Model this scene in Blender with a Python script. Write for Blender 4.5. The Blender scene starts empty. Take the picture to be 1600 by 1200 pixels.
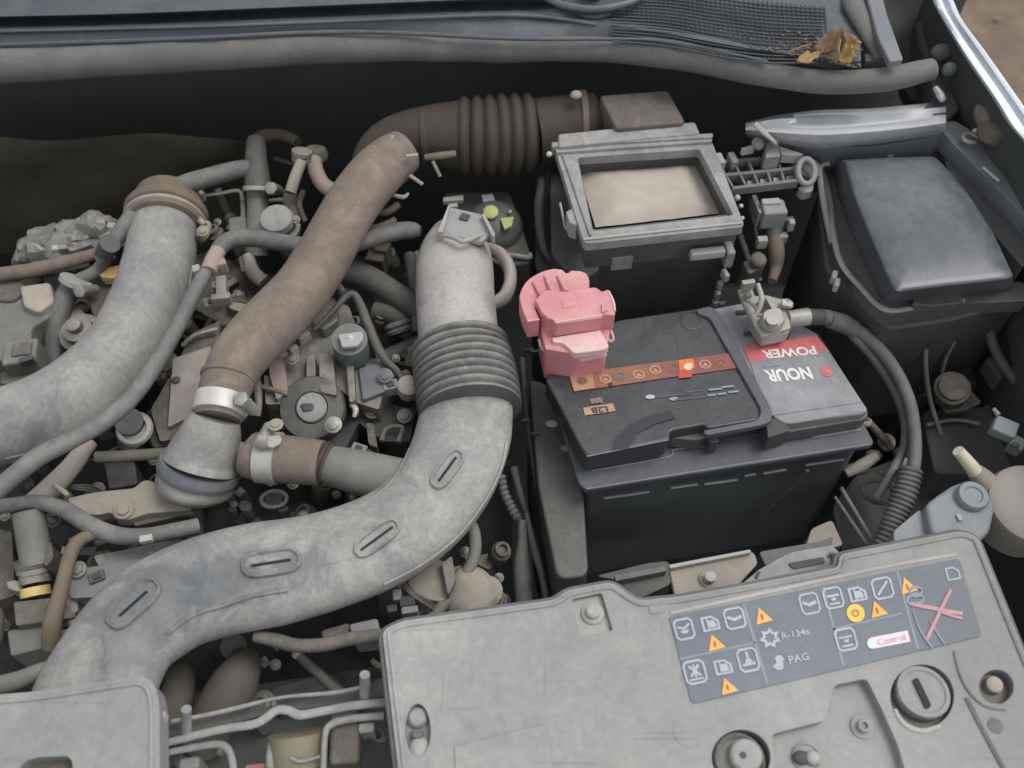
import bpy, bmesh, math, random
from mathutils import Vector, Matrix, noise as mnoise
from mathutils.bvhtree import BVHTree
random.seed(7)
SC = bpy.context.scene
# ---------------------------------------------------------------- camera
FPX, PITCH, CZ = 1500.0, math.radians(35), 1.52
cam_d = bpy.data.cameras.new('camera'); cam = bpy.data.objects.new('camera', cam_d)
SC.collection.objects.link(cam); SC.camera = cam
cam.location = (0, 0, CZ); cam.rotation_euler = (PITCH, 0, 0)
cam_d.sensor_width = 36; cam_d.lens = FPX / 1600 * 36
cam_d.clip_start = 0.02; cam_d.clip_end = 300
cam_d.dof.use_dof = True; cam_d.dof.focus_distance = .86; cam_d.dof.aperture_fstop = 5.0
# ---------------------------------------------------------------- world, sun, exposure
SUN_DIR = Vector((0.48, 0.12, 1.0)).normalized()
EL = math.asin(SUN_DIR.z); AZ = math.atan2(SUN_DIR.x, SUN_DIR.y)
w = bpy.data.worlds.new('World'); SC.world = w; w.use_nodes = True
nt = w.node_tree; nt.nodes.clear()
sky = nt.nodes.new('ShaderNodeTexSky'); sky.sky_type = 'NISHITA'; sky.sun_disc = False
sky.sun_elevation = EL; sky.sun_rotation = AZ; sky.air_density = 1.0; sky.dust_density = 1.2; sky.ozone_density = 0.6
bg = nt.nodes.new('ShaderNodeBackground'); bg.inputs['Strength'].default_value = 0.15
wo = nt.nodes.new('ShaderNodeOutputWorld')
hs_ = nt.nodes.new('ShaderNodeHueSaturation'); hs_.inputs['Saturation'].default_value = .24   # overcast: the cloud takes the blue out
nt.links.new(sky.outputs[0], hs_.inputs['Color']); nt.links.new(hs_.outputs[0], bg.inputs[0]); nt.links.new(bg.outputs[0], wo.inputs[0])
sd = bpy.data.lights.new('sun', 'SUN'); sd.energy = 0.9; sd.angle = math.radians(28); sd.color = (1.0, 0.965, 0.92)
sun = bpy.data.objects.new('sun', sd); SC.collection.objects.link(sun)
sun.rotation_euler = SUN_DIR.to_track_quat('Z', 'Y').to_euler()
SC.view_settings.view_transform = 'Standard'; SC.view_settings.look = 'None'
SC.view_settings.exposure = 0.64; SC.view_settings.gamma = 1
# ---------------------------------------------------------------- geometry helpers
CO, SI = math.cos(PITCH), math.sin(PITCH)
def P(px, py, z):
    dx, dy = (px - 800) / FPX, -(py - 600) / FPX
    yy, zz = dy * CO + SI, dy * SI - CO
    t = (z - CZ) / zz
    return Vector((dx * t, yy * t, z))
def S(px, py, z):                     # metres per photo pixel at that place
    dy = -(py - 600) / FPX
    return (z - CZ) / (dy * SI - CO) / FPX
def ray(px, py):
    dx, dy = (px - 800) / FPX, -(py - 600) / FPX
    return Vector((0, 0, CZ)), Vector((dx, dy * CO + SI, dy * SI - CO)).normalized()
WO = {}
def lin(c):
    return tuple(((x / 255) / 12.92 if x / 255 <= .04045 else ((x / 255 + .055) / 1.055) ** 2.4) for x in c) + (1,)
def cr(p, t, i):                      # catmull-rom on list of tuples
    n = len(p); a, b, c, d = p[max(i-1, 0)], p[i], p[min(i+1, n-1)], p[min(i+2, n-1)]
    return tuple(.5 * (2*b[k] + (c[k]-a[k])*t + (2*a[k]-5*b[k]+4*c[k]-d[k])*t*t + (3*b[k]-a[k]-3*c[k]+d[k])*t**3) for k in range(len(b)))
def spline(p, sub):
    out = []
    for i in range(len(p) - 1):
        for k in range(sub): out.append(cr(p, k / sub, i))
    out.append(tuple(p[-1])); return out
class G:
    def __init__(s): s.v = []; s.f = []
    def add(s, vs, fs):
        o = len(s.v); s.v += [Vector(x) for x in vs]; s.f += [tuple(i + o for i in f) for f in fs]; return s
    def tube3(s, pts, rad, n=20, flat=1.0, cap=True, lump=0.0):
        m = len(pts); pts = [Vector(p) for p in pts]
        T = [(pts[min(i+1, m-1)] - pts[max(i-1, 0)]).normalized() for i in range(m)]
        up = Vector((0, 0, 1)) if abs(T[0].z) < .9 else Vector((0, 1, 0))
        u = (up - T[0] * up.dot(T[0])).normalized(); vs = []
        for i in range(m):
            if flat != 1.0: u = (Vector((0,0,1)) - T[i] * T[i].z).normalized()
            else: u = (u - T[i] * u.dot(T[i])).normalized()
            sd_ = T[i].cross(u)
            for j in range(n):
                a = 2 * math.pi * j / n
                d = u * (math.cos(a) * flat) + sd_ * math.sin(a)
                r = rad[i]
                if lump: r *= 1 + lump * mnoise.noise((pts[i] + d * r) * 28)
                vs.append(pts[i] + d * r)
        fs = [(i*n+j, i*n+(j+1) % n, (i+1)*n+(j+1) % n, (i+1)*n+j) for i in range(m-1) for j in range(n)]
        if cap: fs += [tuple(range(n-1, -1, -1)), tuple((m-1)*n + j for j in range(n))]
        return s.add(vs, fs)
    def tube(s, path, sub=8, n=20, flat=1.0, cap=True, corr=None, lump=0.0):
        q = []
        for (x, y, z, r) in path:
            p = P(x, y, z); q.append((p.x, p.y, p.z, r * S(x, y, z)))
        sp = spline(q, sub)
        if corr:
            amp, pitch = corr; L = [0]
            for a, b in zip(sp, sp[1:]): L.append(L[-1] + (Vector(a[:3]) - Vector(b[:3])).length)
            N = max(8, int(L[-1] / pitch * 10)); res = []; j = 0
            for k in range(N + 1):
                d = L[-1] * k / N
                while j < len(L) - 2 and L[j+1] < d: j += 1
                t = (d - L[j]) / max(L[j+1] - L[j], 1e-9)
                p = [sp[j][c] + (sp[j+1][c] - sp[j][c]) * t for c in range(4)]
                p[3] += amp * (abs(math.sin(math.pi * d / pitch)) ** .8 * 2 - 1)
                res.append(tuple(p))
            sp = res
        return s.tube3([p[:3] for p in sp], [p[3] for p in sp], n, flat, cap, lump)
    def cyl(s, a, b, r0, r1=None, n=24): return s.tube3([a, b], [r0, r0 if r1 is None else r1], n)
    def lathe(s, c, axis, prof, n=32):    # prof: (radius, height)
        ax = Vector(axis).normalized(); u = ax.orthogonal().normalized(); v = ax.cross(u); c = Vector(c); vs = []
        for r, h in prof:
            for j in range(n):
                a = 2*math.pi*j/n; vs.append(c + ax*h + (u*math.cos(a) + v*math.sin(a)) * max(r, 1e-5))
        m = len(prof)
        fs = [(i*n+j, i*n+(j+1) % n, (i+1)*n+(j+1) % n, (i+1)*n+j) for i in range(m-1) for j in range(n)]
        fs += [tuple(range(n-1, -1, -1)), tuple((m-1)*n + j for j in range(n))]
        return s.add(vs, fs)
    def prism3(s, top, h):
        top = [Vector(p) for p in top]; n = len(top)
        A = sum(top[i].x*top[(i+1) % n].y - top[(i+1) % n].x*top[i].y for i in range(n))
        if A < 0: top = top[::-1]
        vs = top + [p - Vector((0, 0, h)) for p in top]
        fs = [tuple(range(n)), tuple(range(2*n-1, n-1, -1))] + [(i, n+i, n+(i+1) % n, (i+1) % n) for i in range(n)]
        return s.add(vs, fs)
    def prism(s, pts, z, h, rnd=0, inset=0):
        q = [P(x, y, z if len(r) == 0 else r[0]) for (x, y, *r) in pts]
        if rnd: q = roundp(q, rnd)
        return s.prism3(q, h)
    def box(s, c, size, rz=0, rx=0, ry=0):
        M = Matrix.Translation(c) @ Matrix.Rotation(rz, 4, 'Z') @ Matrix.Rotation(ry, 4, 'Y') @ Matrix.Rotation(rx, 4, 'X')
        vs = [M @ Vector((sx*size[0]/2, sy*size[1]/2, sz*size[2]/2)) for sx in (-1, 1) for sy in (-1, 1) for sz in (-1, 1)]
        return s.add(vs, [(0,1,3,2), (4,6,7,5), (0,4,5,1), (2,3,7,6), (0,2,6,4), (1,5,7,3)])
    def bx(s, px, py, z, wpx, dpx, h, rz=8, rx=0, ry=0):   # box whose TOP centre is at pixel; sizes in px (w,d), height in m
        k = S(px, py, z); c = P(px, py, z) - Vector((0, 0, h/2))
        return s.box(c, (wpx*k, dpx*k/.84, h), math.radians(rz), math.radians(rx), math.radians(ry))
    def blob(s, c, r, nz=0.25, fr=20, seg=28):
        c = Vector(c); vs = []; fs = []; R = seg // 2
        for i in range(R + 1):
            th = math.pi * i / R
            for j in range(seg):
                ph = 2*math.pi*j/seg
                d = Vector((math.sin(th)*math.cos(ph), math.sin(th)*math.sin(ph), math.cos(th)))
                q = Vector((d.x*r[0], d.y*r[1], d.z*r[2]))
                k = 1 + nz * mnoise.noise((c + q) * fr) + nz*.5*mnoise.noise((c+q)*fr*2.3)
                vs.append(c + q*k)
        fs = [(i*seg+j, (i+1)*seg+j, (i+1)*seg+(j+1) % seg, i*seg+(j+1) % seg) for i in range(R) for j in range(seg)]
        return s.add(vs, fs)
    def loft(s, rows, sub=6, thick=0):
        R = [spline([tuple(P(*p)) for p in row], sub) for row in rows]
        n = len(R[0]); vs = [Vector(p) for r in R for p in r]
        fs = [(i*n+j, i*n+j+1, (i+1)*n+j+1, (i+1)*n+j) for i in range(len(R)-1) for j in range(n-1)]
        return s.add(vs, fs)
    def hexb(s, c, ax, r, h, flange=1.5):
        c = Vector(c); ax = Vector(ax).normalized()
        if flange: s.lathe(c, ax, [(r*flange, 0), (r*flange, h*.25), (r*flange*.85, h*.35)], 20)
        s.lathe(c + ax*h*.3, ax, [(r, 0), (r, h*.6), (r*.82, h*.7)], 6)
        return s
    def build(s, name, m, parent=None, label=None, cat=None, group=None, kind=None, bevel=0, seg=2, sharp=38, sub=0):
        lo = Vector([min(p[k] for p in s.v) for k in range(3)]); hi = Vector([max(p[k] for p in s.v) for k in range(3)])
        o_ = Vector(((lo.x+hi.x)/2, (lo.y+hi.y)/2, lo.z))
        me = bpy.data.meshes.new(name)
        me.from_pydata([p - o_ for p in s.v], [], s.f)
        bm = bmesh.new(); bm.from_mesh(me)
        bmesh.ops.recalc_face_normals(bm, faces=bm.faces) if not getattr(s, 'open', False) else None
        for f in bm.faces: f.smooth = True
        if not bevel:
            for e in bm.edges:
                if len(e.link_faces) == 2 and e.calc_face_angle(0) > math.radians(sharp): e.smooth = False
        bm.to_mesh(me); bm.free()
        ob = bpy.data.objects.new(name, me); SC.collection.objects.link(ob); me.materials.append(m)
        if bevel:
            b = ob.modifiers.new('bevel', 'BEVEL'); b.width = bevel; b.segments = seg; b.limit_method = 'ANGLE'
            b.angle_limit = math.radians(32); b.harden_normals = True; b.use_clamp_overlap = True
        if sub:
            q = ob.modifiers.new('sub', 'SUBSURF'); q.levels = q.render_levels = sub
        WO[ob.name] = o_
        if parent: ob.parent = parent; ob.location = o_ - WO[parent.name]
        else: ob.location = o_
        if label: ob['label'] = label
        if cat: ob['category'] = cat
        if group: ob['group'] = group
        if kind: ob['kind'] = kind
        return ob
def roundp(q, r, k=5):
    out = []; n = len(q)
    for i in range(n):
        a, b, c = q[i-1], q[i], q[(i+1) % n]
        d1, d2 = (a-b), (c-b); rr = min(r, d1.length*.45, d2.length*.45)
        s0, s1 = b + d1.normalized()*rr, b + d2.normalized()*rr
        for j in range(k+1):
            t = j/k; out.append(s0*(1-t)**2 + b*2*t*(1-t) + s1*t*t)
    return out
def thing(name, label, cat, px, py, z, group=None):
    o = bpy.data.objects.new(name, None); SC.collection.objects.link(o); o.empty_display_size = .02
    p = P(px, py, z); o.location = p; WO[o.name] = p; o['label'] = label; o['category'] = cat
    if group: o['group'] = group
    return o
def bvh(ob):
    o_ = WO[ob.name]
    return BVHTree.FromPolygons([v.co + o_ for v in ob.data.vertices], [tuple(p.vertices) for p in ob.data.polygons])
def holed(outer, holes, z, h, hz=None):
    """plate with real holes: returns G; outer/holes are lists of world Vectors at height z"""
    bm = bmesh.new()
    def loop(q):
        vs = [bm.verts.new(p) for p in q]
        return [bm.edges.new((vs[i], vs[(i+1) % len(vs)])) for i in range(len(vs))]
    E = []
    for q in [outer] + holes: E += loop(q)
    bmesh.ops.triangle_fill(bm, use_beauty=True, use_dissolve=False, edges=E)
    bm.verts.index_update(); vs = [v.co.copy() for v in bm.verts]; fs = [tuple(v.index for v in f.verts) for f in bm.faces]
    bm.free(); g = G(); n = len(vs)
    bot = [v - Vector((0, 0, h)) for v in vs]
    g.add(vs + bot, fs + [tuple(i + n for i in f[::-1]) for f in fs])
    o = 0
    for q in [outer] + holes:
        m = len(q); g.f += [(o+i, o+(i+1) % m, n+o+(i+1) % m, n+o+i) for i in range(m)]; o += m
    return g
def ell(px, py, z, rx, ry=None, n=36, rot=0):
    ry = ry or rx; out = []
    for j in range(n):
        a = 2*math.pi*j/n; x, y = rx*math.cos(a), ry*math.sin(a); c, s = math.cos(rot), math.sin(rot)
        out.append(P(px + x*c - y*s, py + x*s + y*c, z))
    return out
# ---------------------------------------------------------------- materials
DUST = (160, 155, 146)
MC = {}
def mat(name, col, dust=.5, dcol=DUST, rough=.65, metal=0.0, scale=28, bump=.25, up=.55, lo=.42, hi=.60, spec=.4, coat=0.0, scratch=0.0, speck=.35, wiped=None):
    """dusty surface: two mottling scales, fine grain, dirt specks, optional fine scratches and wiped spots (place, radius)"""
    if name in MC: return MC[name]
    m = bpy.data.materials.new(name); m.use_nodes = True; t = m.node_tree; N = t.nodes; L = t.links
    b = N['Principled BSDF']; geo = N.new('ShaderNodeNewGeometry'); pos = geo.outputs['Position']
    def noi(sc, det=5, rg=.6, dis=0.0, vec=None):
        n = N.new('ShaderNodeTexNoise'); n.inputs['Scale'].default_value = sc; n.inputs['Detail'].default_value = det
        n.inputs['Roughness'].default_value = rg; n.inputs['Distortion'].default_value = dis; L.new(vec or pos, n.inputs['Vector']); return n.outputs['Fac']
    def mr(src, f0, f1, t0, t1, sm=False):
        r = N.new('ShaderNodeMapRange'); r.interpolation_type = 'SMOOTHSTEP' if sm else 'LINEAR'
        for k, v in zip(('From Min', 'From Max', 'To Min', 'To Max'), (f0, f1, t0, t1)): r.inputs[k].default_value = v
        L.new(src, r.inputs['Value']); return r.outputs[0]
    def op(o, x, y, clamp=False):
        a = N.new('ShaderNodeMath'); a.operation = o; a.use_clamp = clamp
        for i, q in enumerate((x, y)):
            if isinstance(q, (int, float)): a.inputs[i].default_value = q
            else: L.new(q, a.inputs[i])
        return a.outputs[0]
    n1 = noi(scale, 8, .68, .9); n4 = noi(scale*3.3, 6, .7, .4); n2 = noi(scale*14, 4); n3 = noi(scale*.4, 3)
    mixn = op('ADD', op('MULTIPLY', n1, .70), op('MULTIPLY', n4, .30))
    f = mr(mixn, lo, hi, dust*.48, dust, True)
    sep = N.new('ShaderNodeSeparateXYZ'); L.new(geo.outputs['Normal'], sep.inputs[0])
    f = op('MULTIPLY', f, mr(sep.outputs['Z'], -.2, .9, 1-up, 1))
    f = op('MULTIPLY', f, mr(n2, .3, .7, .70, 1.15))
    if wiped:
        for (c, rad) in wiped:
            d = N.new('ShaderNodeVectorMath'); d.operation = 'DISTANCE'; L.new(pos, d.inputs[0]); d.inputs[1].default_value = c
            f = op('MULTIPLY', f, mr(op('ADD', d.outputs['Value'], mr(n1, .3, .7, -.012, .012)), rad*.72, rad, .42, 1, True))
    if scratch:
        mp = N.new('ShaderNodeMapping'); mp.inputs['Scale'].default_value = (9, 260, 60); mp.inputs['Rotation'].default_value = (0, 0, .5); L.new(pos, mp.inputs['Vector'])
        f = op('MULTIPLY', f, mr(noi(1.0, 2, .5, 0, mp.outputs[0]), .66, .72, 1, 1-scratch))
        mp = N.new('ShaderNodeMapping'); mp.inputs['Scale'].default_value = (200, 14, 60); mp.inputs['Rotation'].default_value = (0, 0, -.35); L.new(pos, mp.inputs['Vector'])
        f = op('MULTIPLY', f, mr(noi(1.0, 2, .5, 0, mp.outputs[0]), .67, .74, 1, 1-scratch*.8))
    f = op('MULTIPLY', f, 1.0, True)
    mx = N.new('ShaderNodeMix'); mx.data_type = 'RGBA'; mx.inputs['A'].default_value = lin(col); mx.inputs['B'].default_value = lin(dcol); L.new(f, mx.inputs['Factor'])
    vo = N.new('ShaderNodeTexVoronoi'); vo.inputs['Scale'].default_value = 330; L.new(pos, vo.inputs['Vector'])
    sp = op('MULTIPLY', mr(vo.outputs['Distance'], .10, .22, 1, 0), mr(n4, .50, .60, 0, speck))
    val = op('MULTIPLY', mr(n3, .3, .7, .82, 1.08), op('SUBTRACT', 1.0, sp))
    mu = N.new('ShaderNodeMix'); mu.data_type = 'RGBA'; mu.blend_type = 'MULTIPLY'; mu.inputs['Factor'].default_value = 1
    L.new(mx.outputs['Result'], mu.inputs['A']); L.new(val, mu.inputs['B']); L.new(mu.outputs['Result'], b.inputs['Base Color'])
    L.new(mr(f, 0, 1, rough, min(1, rough+.28)), b.inputs['Roughness'])
    if metal: L.new(mr(f, 0, 1, metal, 0), b.inputs['Metallic'])
    b.inputs['Specular IOR Level'].default_value = spec
    if coat: b.inputs['Coat Weight'].default_value = coat; b.inputs['Coat Roughness'].default_value = .15
    if bump:
        bp = N.new('ShaderNodeBump'); bp.inputs['Strength'].default_value = bump; bp.inputs['Distance'].default_value = .0012
        L.new(op('ADD', n4, op('MULTIPLY', n2, .8)), bp.inputs['Height']); L.new(bp.outputs[0], b.inputs['Normal'])
    MC[name] = m; return m
M_duct = mat('dusty_duct_plastic', (90,95,98), .95, (166,162,154), .42, scale=19, lo=.36, hi=.64, up=.25, wiped=[(P(209,944,.85),.055),(P(330,900,.855),.045),(P(440,885,.855),.045),(P(590,840,.855),.036),(P(100,640,.86),.05),(P(60,690,.84),.04),(P(230,520,.86),.03)])
M_scoop = mat('pale_scoop_plastic', (128,127,129), 1.0, (182,176,168), .5, scale=22, lo=.34, hi=.54, up=.2)
M_bell = mat('bellows_rubber', (74,75,75), .75, (160,156,148), .5, scale=30, up=1.0)
M_cover = mat('dusty_cover_plastic', (112,116,118), .85, (163,160,153), .42, scale=10, lo=.36, hi=.64, up=.2, scratch=.45, bump=.2)
M_coverpale = mat('clean_pale_pad', (158,156,149), .5, (184,180,171), .55, scale=24)
M_lip = mat('cover_lip_seal', (84,87,89), .45, (138,137,134), .6)
M_panel = mat('label_panel', (90,95,103), .5, (132,136,140), .36, scale=10, bump=.05, up=0, scratch=.4)
M_brown = mat('brown_dusty_rubber', (98,88,78), .8, (140,127,113), .8, scale=30, up=.4, bump=.25)
M_brownd = mat('dark_brown_rubber', (66,59,50), .35, (92,82,69), .72, scale=26, up=.3)
M_hose = mat('grey_rubber_hose', (78,82,83), .7, (142,138,130), .52, scale=34, speck=.5)
M_hosed = mat('dark_rubber_hose', (70,71,70), .5, (126,120,110), .55, scale=34, speck=.5)
M_black = mat('black_plastic', (74,75,74), .55, (128,123,114), .38, scale=26)
M_blackd = mat('deep_black_plastic', (66,68,68), .3, (104,102,96), .6, scale=24)
M_bat = mat('battery_lid_plastic', (44,45,48), .5, (94,93,92), .28, scale=18, up=.5, scratch=.4, spec=.55)
M_batr = mat('battery_grey_film', (114,116,118), .75, (156,156,155), .36, scale=22, up=.3, scratch=.3)
M_bats = mat('battery_case', (88,93,92), .4, (118,118,112), .38, scale=18, up=.2, scratch=.4)
M_house = mat('air_box_case', (94,96,96), .4, (126,124,118), .45, scale=30, up=.2)
M_rduct = mat('dusty_inlet_duct', (84,77,67), .7, (132,124,110), .7, scale=22)
M_handle = mat('battery_handle', (78,81,86), .35, (118,119,120), .4, scale=24)
M_pink = mat('faded_red_plastic', (196,118,122), .7, (214,168,164), .42, scale=22, bump=.06, up=.7)
M_pinkl = mat('pale_pink_plastic', (206,158,156), .8, (222,200,192), .55, scale=30, bump=.1)
M_filter = mat('dusty_filter_panel', (172,161,148), .8, (196,186,173), .9, scale=14, bump=.15, up=0)
M_frame = mat('air_box_rim_plastic', (112,114,118), .85, (166,163,156), .5, scale=24, up=.25)
M_alu = mat('cast_aluminium', (112,111,106), .8, (158,151,139), .42, metal=.45, scale=44, bump=.6, speck=.5)
M_alud = mat('dirty_cast_metal', (78,76,71), .8, (136,128,115), .65, metal=.2, scale=44, bump=.7, speck=.5)
M_steel = mat('zinc_steel', (150,148,141), .5, (180,174,163), .38, metal=.6, scale=50)
M_band = mat('clamp_band_steel', (182,179,170), .6, (194,188,176), .38, metal=.4, scale=40)
M_beige = mat('beige_dusty_plastic', (142,135,123), .7, (174,165,150), .7, scale=30)
M_olive = mat('olive_felt', (86,82,66), .5, (118,111,90), .95, scale=34, up=0, bump=.9)
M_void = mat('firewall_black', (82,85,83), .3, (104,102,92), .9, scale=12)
M_cowl = mat('cowl_plastic', (66,73,79), .5, (114,116,116), .30, scale=10, up=.2, scratch=.4, spec=.5)
M_cowld = mat('cowl_dark_plastic', (60,65,70), .3, (90,92,94), .5, scale=14)
M_seal = mat('seal_rubber', (86,88,89), .7, (124,120,113), .6, scale=16, up=.4)
M_silver = mat('silver_paint', (196,198,202), .25, (184,180,172), .25, metal=.25, scale=14, bump=.02, coat=.5)
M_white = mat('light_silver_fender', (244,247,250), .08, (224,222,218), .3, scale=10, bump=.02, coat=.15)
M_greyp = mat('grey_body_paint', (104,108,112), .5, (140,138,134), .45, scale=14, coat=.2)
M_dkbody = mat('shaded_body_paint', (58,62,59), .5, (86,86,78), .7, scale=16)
M_lid = mat('fuse_box_lid', (48,53,60), .55, (126,128,128), .26, scale=8, lo=.40, hi=.66, up=.3, scratch=.15, bump=.05, spec=.6)
M_green = mat('green_tint_plastic', (102,105,98), .6, (140,138,128), .6, scale=34)
M_pale = mat('bleached_blue_plastic', (122,126,131), .55, (152,153,153), .45, scale=16, up=.3)
M_yel = mat('yellow_plastic', (208,178,110), .3, (214,196,150), .5, scale=30)
M_ylwg = mat('yellow_green_cap', (176,178,112), .4, (188,188,140), .45, scale=30)
M_brass = mat('rusty_brown', (108,97,80), .5, (134,121,103), .7, scale=34)
M_peach = mat('peach_plastic', (150,132,120), .5, (170,155,142), .7, scale=30)
M_soil = mat('soil', (92,79,66), .85, (134,117,100), .95, scale=7, up=0, bump=.8)
M_leafb = mat('dry_leaf', (140,112,88), .5, (164,138,112), .8, scale=60, up=0)
M_leafy = mat('yellow_leaf', (178,144,84), .5, (190,168,120), .8, scale=60, up=0)
def flat(name, col, rough=.6, spec=.3):
    m = bpy.data.materials.new(name); m.use_nodes = True; b = m.node_tree.nodes['Principled BSDF']; t = m.node_tree
    n = t.nodes.new('ShaderNodeTexNoise'); n.inputs['Scale'].default_value = 120; n.inputs['Detail'].default_value = 5
    g = t.nodes.new('ShaderNodeNewGeometry'); t.links.new(g.outputs['Position'], n.inputs['Vector'])
    mx = t.nodes.new('ShaderNodeMix'); mx.data_type = 'RGBA'; mx.inputs['A'].default_value = lin(tuple(c*.86 for c in col)); mx.inputs['B'].default_value = lin(tuple(min(255, c*1.06) for c in col))
    t.links.new(n.outputs['Fac'], mx.inputs['Factor']); t.links.new(mx.outputs['Result'], b.inputs['Base Color'])
    b.inputs['Roughness'].default_value = rough; b.inputs['Specular IOR Level'].default_value = spec
    return m
F_red = flat('print_red', (208,112,114), .4); F_white = flat('print_white', (226,222,220), .4); F_dark = flat('print_dark', (58,58,62))
F_or1 = flat('print_orange', (150,104,82), .35); F_or2 = flat('print_pale_orange', (184,142,116), .35); F_or3 = flat('print_bright_orange', (222,126,64), .3)
F_rd2 = flat('print_dull_red', (146,90,84), .35); F_glint = flat('painted_highlight_cream', (246,210,176), .2); F_rd3 = flat('print_warm_red', (188,84,70), .3)
F_line = flat('print_pale_line', (142,148,158)); F_icon = flat('print_icon_grey', (176,182,188)); F_tri = flat('print_amber', (244,180,96)); F_yel = flat('print_yellow', (232,196,96))
F_pk = flat('print_faded_pink', (192,148,154)); F_pw = flat('print_pinkish_white', (232,216,220)); F_gw = flat('print_greenish_white', (214,228,218)); F_mid = flat('print_mid_grey', (112,114,118)); F_gl = flat('print_grey_lilac', (120,100,100))
F_slot = flat('slot_dark', (34,38,42))
# ---------------------------------------------------------------- flat print on a surface
def decal(parent, name, cx, cy, w, h, polys, m, z, ex=(.981,-.192), ey=(.257,.967), rot180=False, label=None):
    """polys in unit square (u right, v down, centred), laid as thin sheets at height z"""
    g = G(); sgn = -1 if rot180 else 1
    for pi_, poly in enumerate(polys):
        vs = []
        for (u, v) in poly:
            u, v = sgn*u, sgn*v
            vs.append(P(cx + ex[0]*u*w + ey[0]*v*h, cy + ex[1]*u*w + ey[1]*v*h, z + pi_*.000012))
        n = len(vs); g.add(vs, [tuple(range(n))])
    g.open = True
    return g.build(name, m, parent, label=label, sharp=180)
def stroke(pts, w, closed=False):
    out = []; n = len(pts)
    if closed:
        O, I = [], []
        for i in range(n):
            (ax, ay), (bx, by), (cx, cy) = pts[i-1], pts[i], pts[(i+1) % n]
            d1 = math.hypot(bx-ax, by-ay) or 1; d2 = math.hypot(cx-bx, cy-by) or 1
            n1 = (-(by-ay)/d1, (bx-ax)/d1); n2 = (-(cy-by)/d2, (cx-bx)/d2); mx_, my_ = n1[0]+n2[0], n1[1]+n2[1]
            q = max(mx_*mx_+my_*my_, .6); mx_, my_ = mx_*2/q, my_*2/q
            O.append((bx+mx_*w/2, by+my_*w/2)); I.append((bx-mx_*w/2, by-my_*w/2))
        return [[O[i], O[(i+1) % n], I[(i+1) % n], I[i]] for i in range(n)]
    for i in range(n if closed else n-1):
        (x0, y0), (x1, y1) = pts[i], pts[(i+1) % n]; d = math.hypot(x1-x0, y1-y0) or 1; nx, ny = -(y1-y0)/d*w/2, (x1-x0)/d*w/2
        ex_, ey_ = (x1-x0)/d*w*.35, (y1-y0)/d*w*.35
        out.append([(x0-ex_+nx, y0-ey_+ny), (x1+ex_+nx, y1+ey_+ny), (x1+ex_-nx, y1+ey_-ny), (x0-ex_-nx, y0-ey_-ny)])
    return out
def rrect(w=.5, h=.5, c=.16):
    return [(-w+c,-h),(w-c,-h),(w,-h+c),(w,h-c),(w-c,h),(-w+c,h),(-w,h-c),(-w,-h+c)]
def circ(r=.5, n=20, cx=0, cy=0): return [(cx + r*math.cos(2*math.pi*i/n), cy + r*math.sin(2*math.pi*i/n)) for i in range(n)]
def text(parent, s, cx, cy, w, h, m, z, ex, ey, rot180=False, name='lettering', bold=0.0):
    cu = bpy.data.curves.new('t', 'FONT'); cu.body = s; cu.offset = bold; cu.resolution_u = 3
    o = bpy.data.objects.new('t', cu); SC.collection.objects.link(o)
    dg = bpy.context.evaluated_depsgraph_get(); me = bpy.data.meshes.new_from_object(o.evaluated_get(dg))
    bpy.data.objects.remove(o)
    xs = [v.co.x for v in me.vertices]; ys = [v.co.y for v in me.vertices]
    x0, x1, y0, y1 = min(xs), max(xs), min(ys), max(ys); sg = -1 if rot180 else 1; vs = []
    for v in me.vertices:
        u = ((v.co.x-x0)/(x1-x0) - .5)*sg; q = (.5 - (v.co.y-y0)/(y1-y0))*sg
        vs.append(P(cx + ex[0]*u*w + ey[0]*q*h, cy + ex[1]*u*w + ey[1]*q*h, z))
    g = G(); g.open = True; g.add(vs, [tuple(p.vertices) for p in me.polygons]); bpy.data.meshes.remove(me)
    return g.build(name, m, parent, sharp=180)
VIEW = Vector((0, -.55, 1)).normalized()
def bolt(parent, px, py, z, rpx, m=None, ax=(0,-.15,1), h=.7, fl=1.5, name='bolt'):
    k = S(px, py, z)*rpx; return G().hexb(P(px, py, z), ax, k, k*h, fl).build(name, m or M_steel, parent)
def clamp(parent, a, b, r, wid=.012, m=None, screw=None, name='hose_clamp'):
    """a,b: points along the hose axis (Vectors); band centred on a"""
    ax = (b-a).normalized(); m = m or M_band
    g = G().lathe(a - ax*wid/2, ax, [(r, 0), (r+.0016, .0004), (r+.0016, wid-.0004), (r, wid)], 40)
    c = g.build(name, m, parent)
    if screw is not None:
        d = Vector(screw); d = (d - ax*d.dot(ax)).normalized(); s = ax.cross(d); p = a + d*(r+.005)
        h = G().tube3([p - s*.010, p + s*.010], [.0055]*2, 14); h.lathe(p + s*.010, s, [(.0068, 0), (.0068, .005), (.004, .006)], 6)
        h.box(p - d*.003, (.011, .011, .005), 0).build('clamp_screw', M_steel, c)
    return c
M_cable = mat('cable_rubber', (92,93,91), .6, (138,136,129), .55, scale=30)
M_clampc = mat('clamp_cast_metal', (150,148,140), .5, (186,180,166), .35, metal=.35, scale=50, bump=.4)
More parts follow.
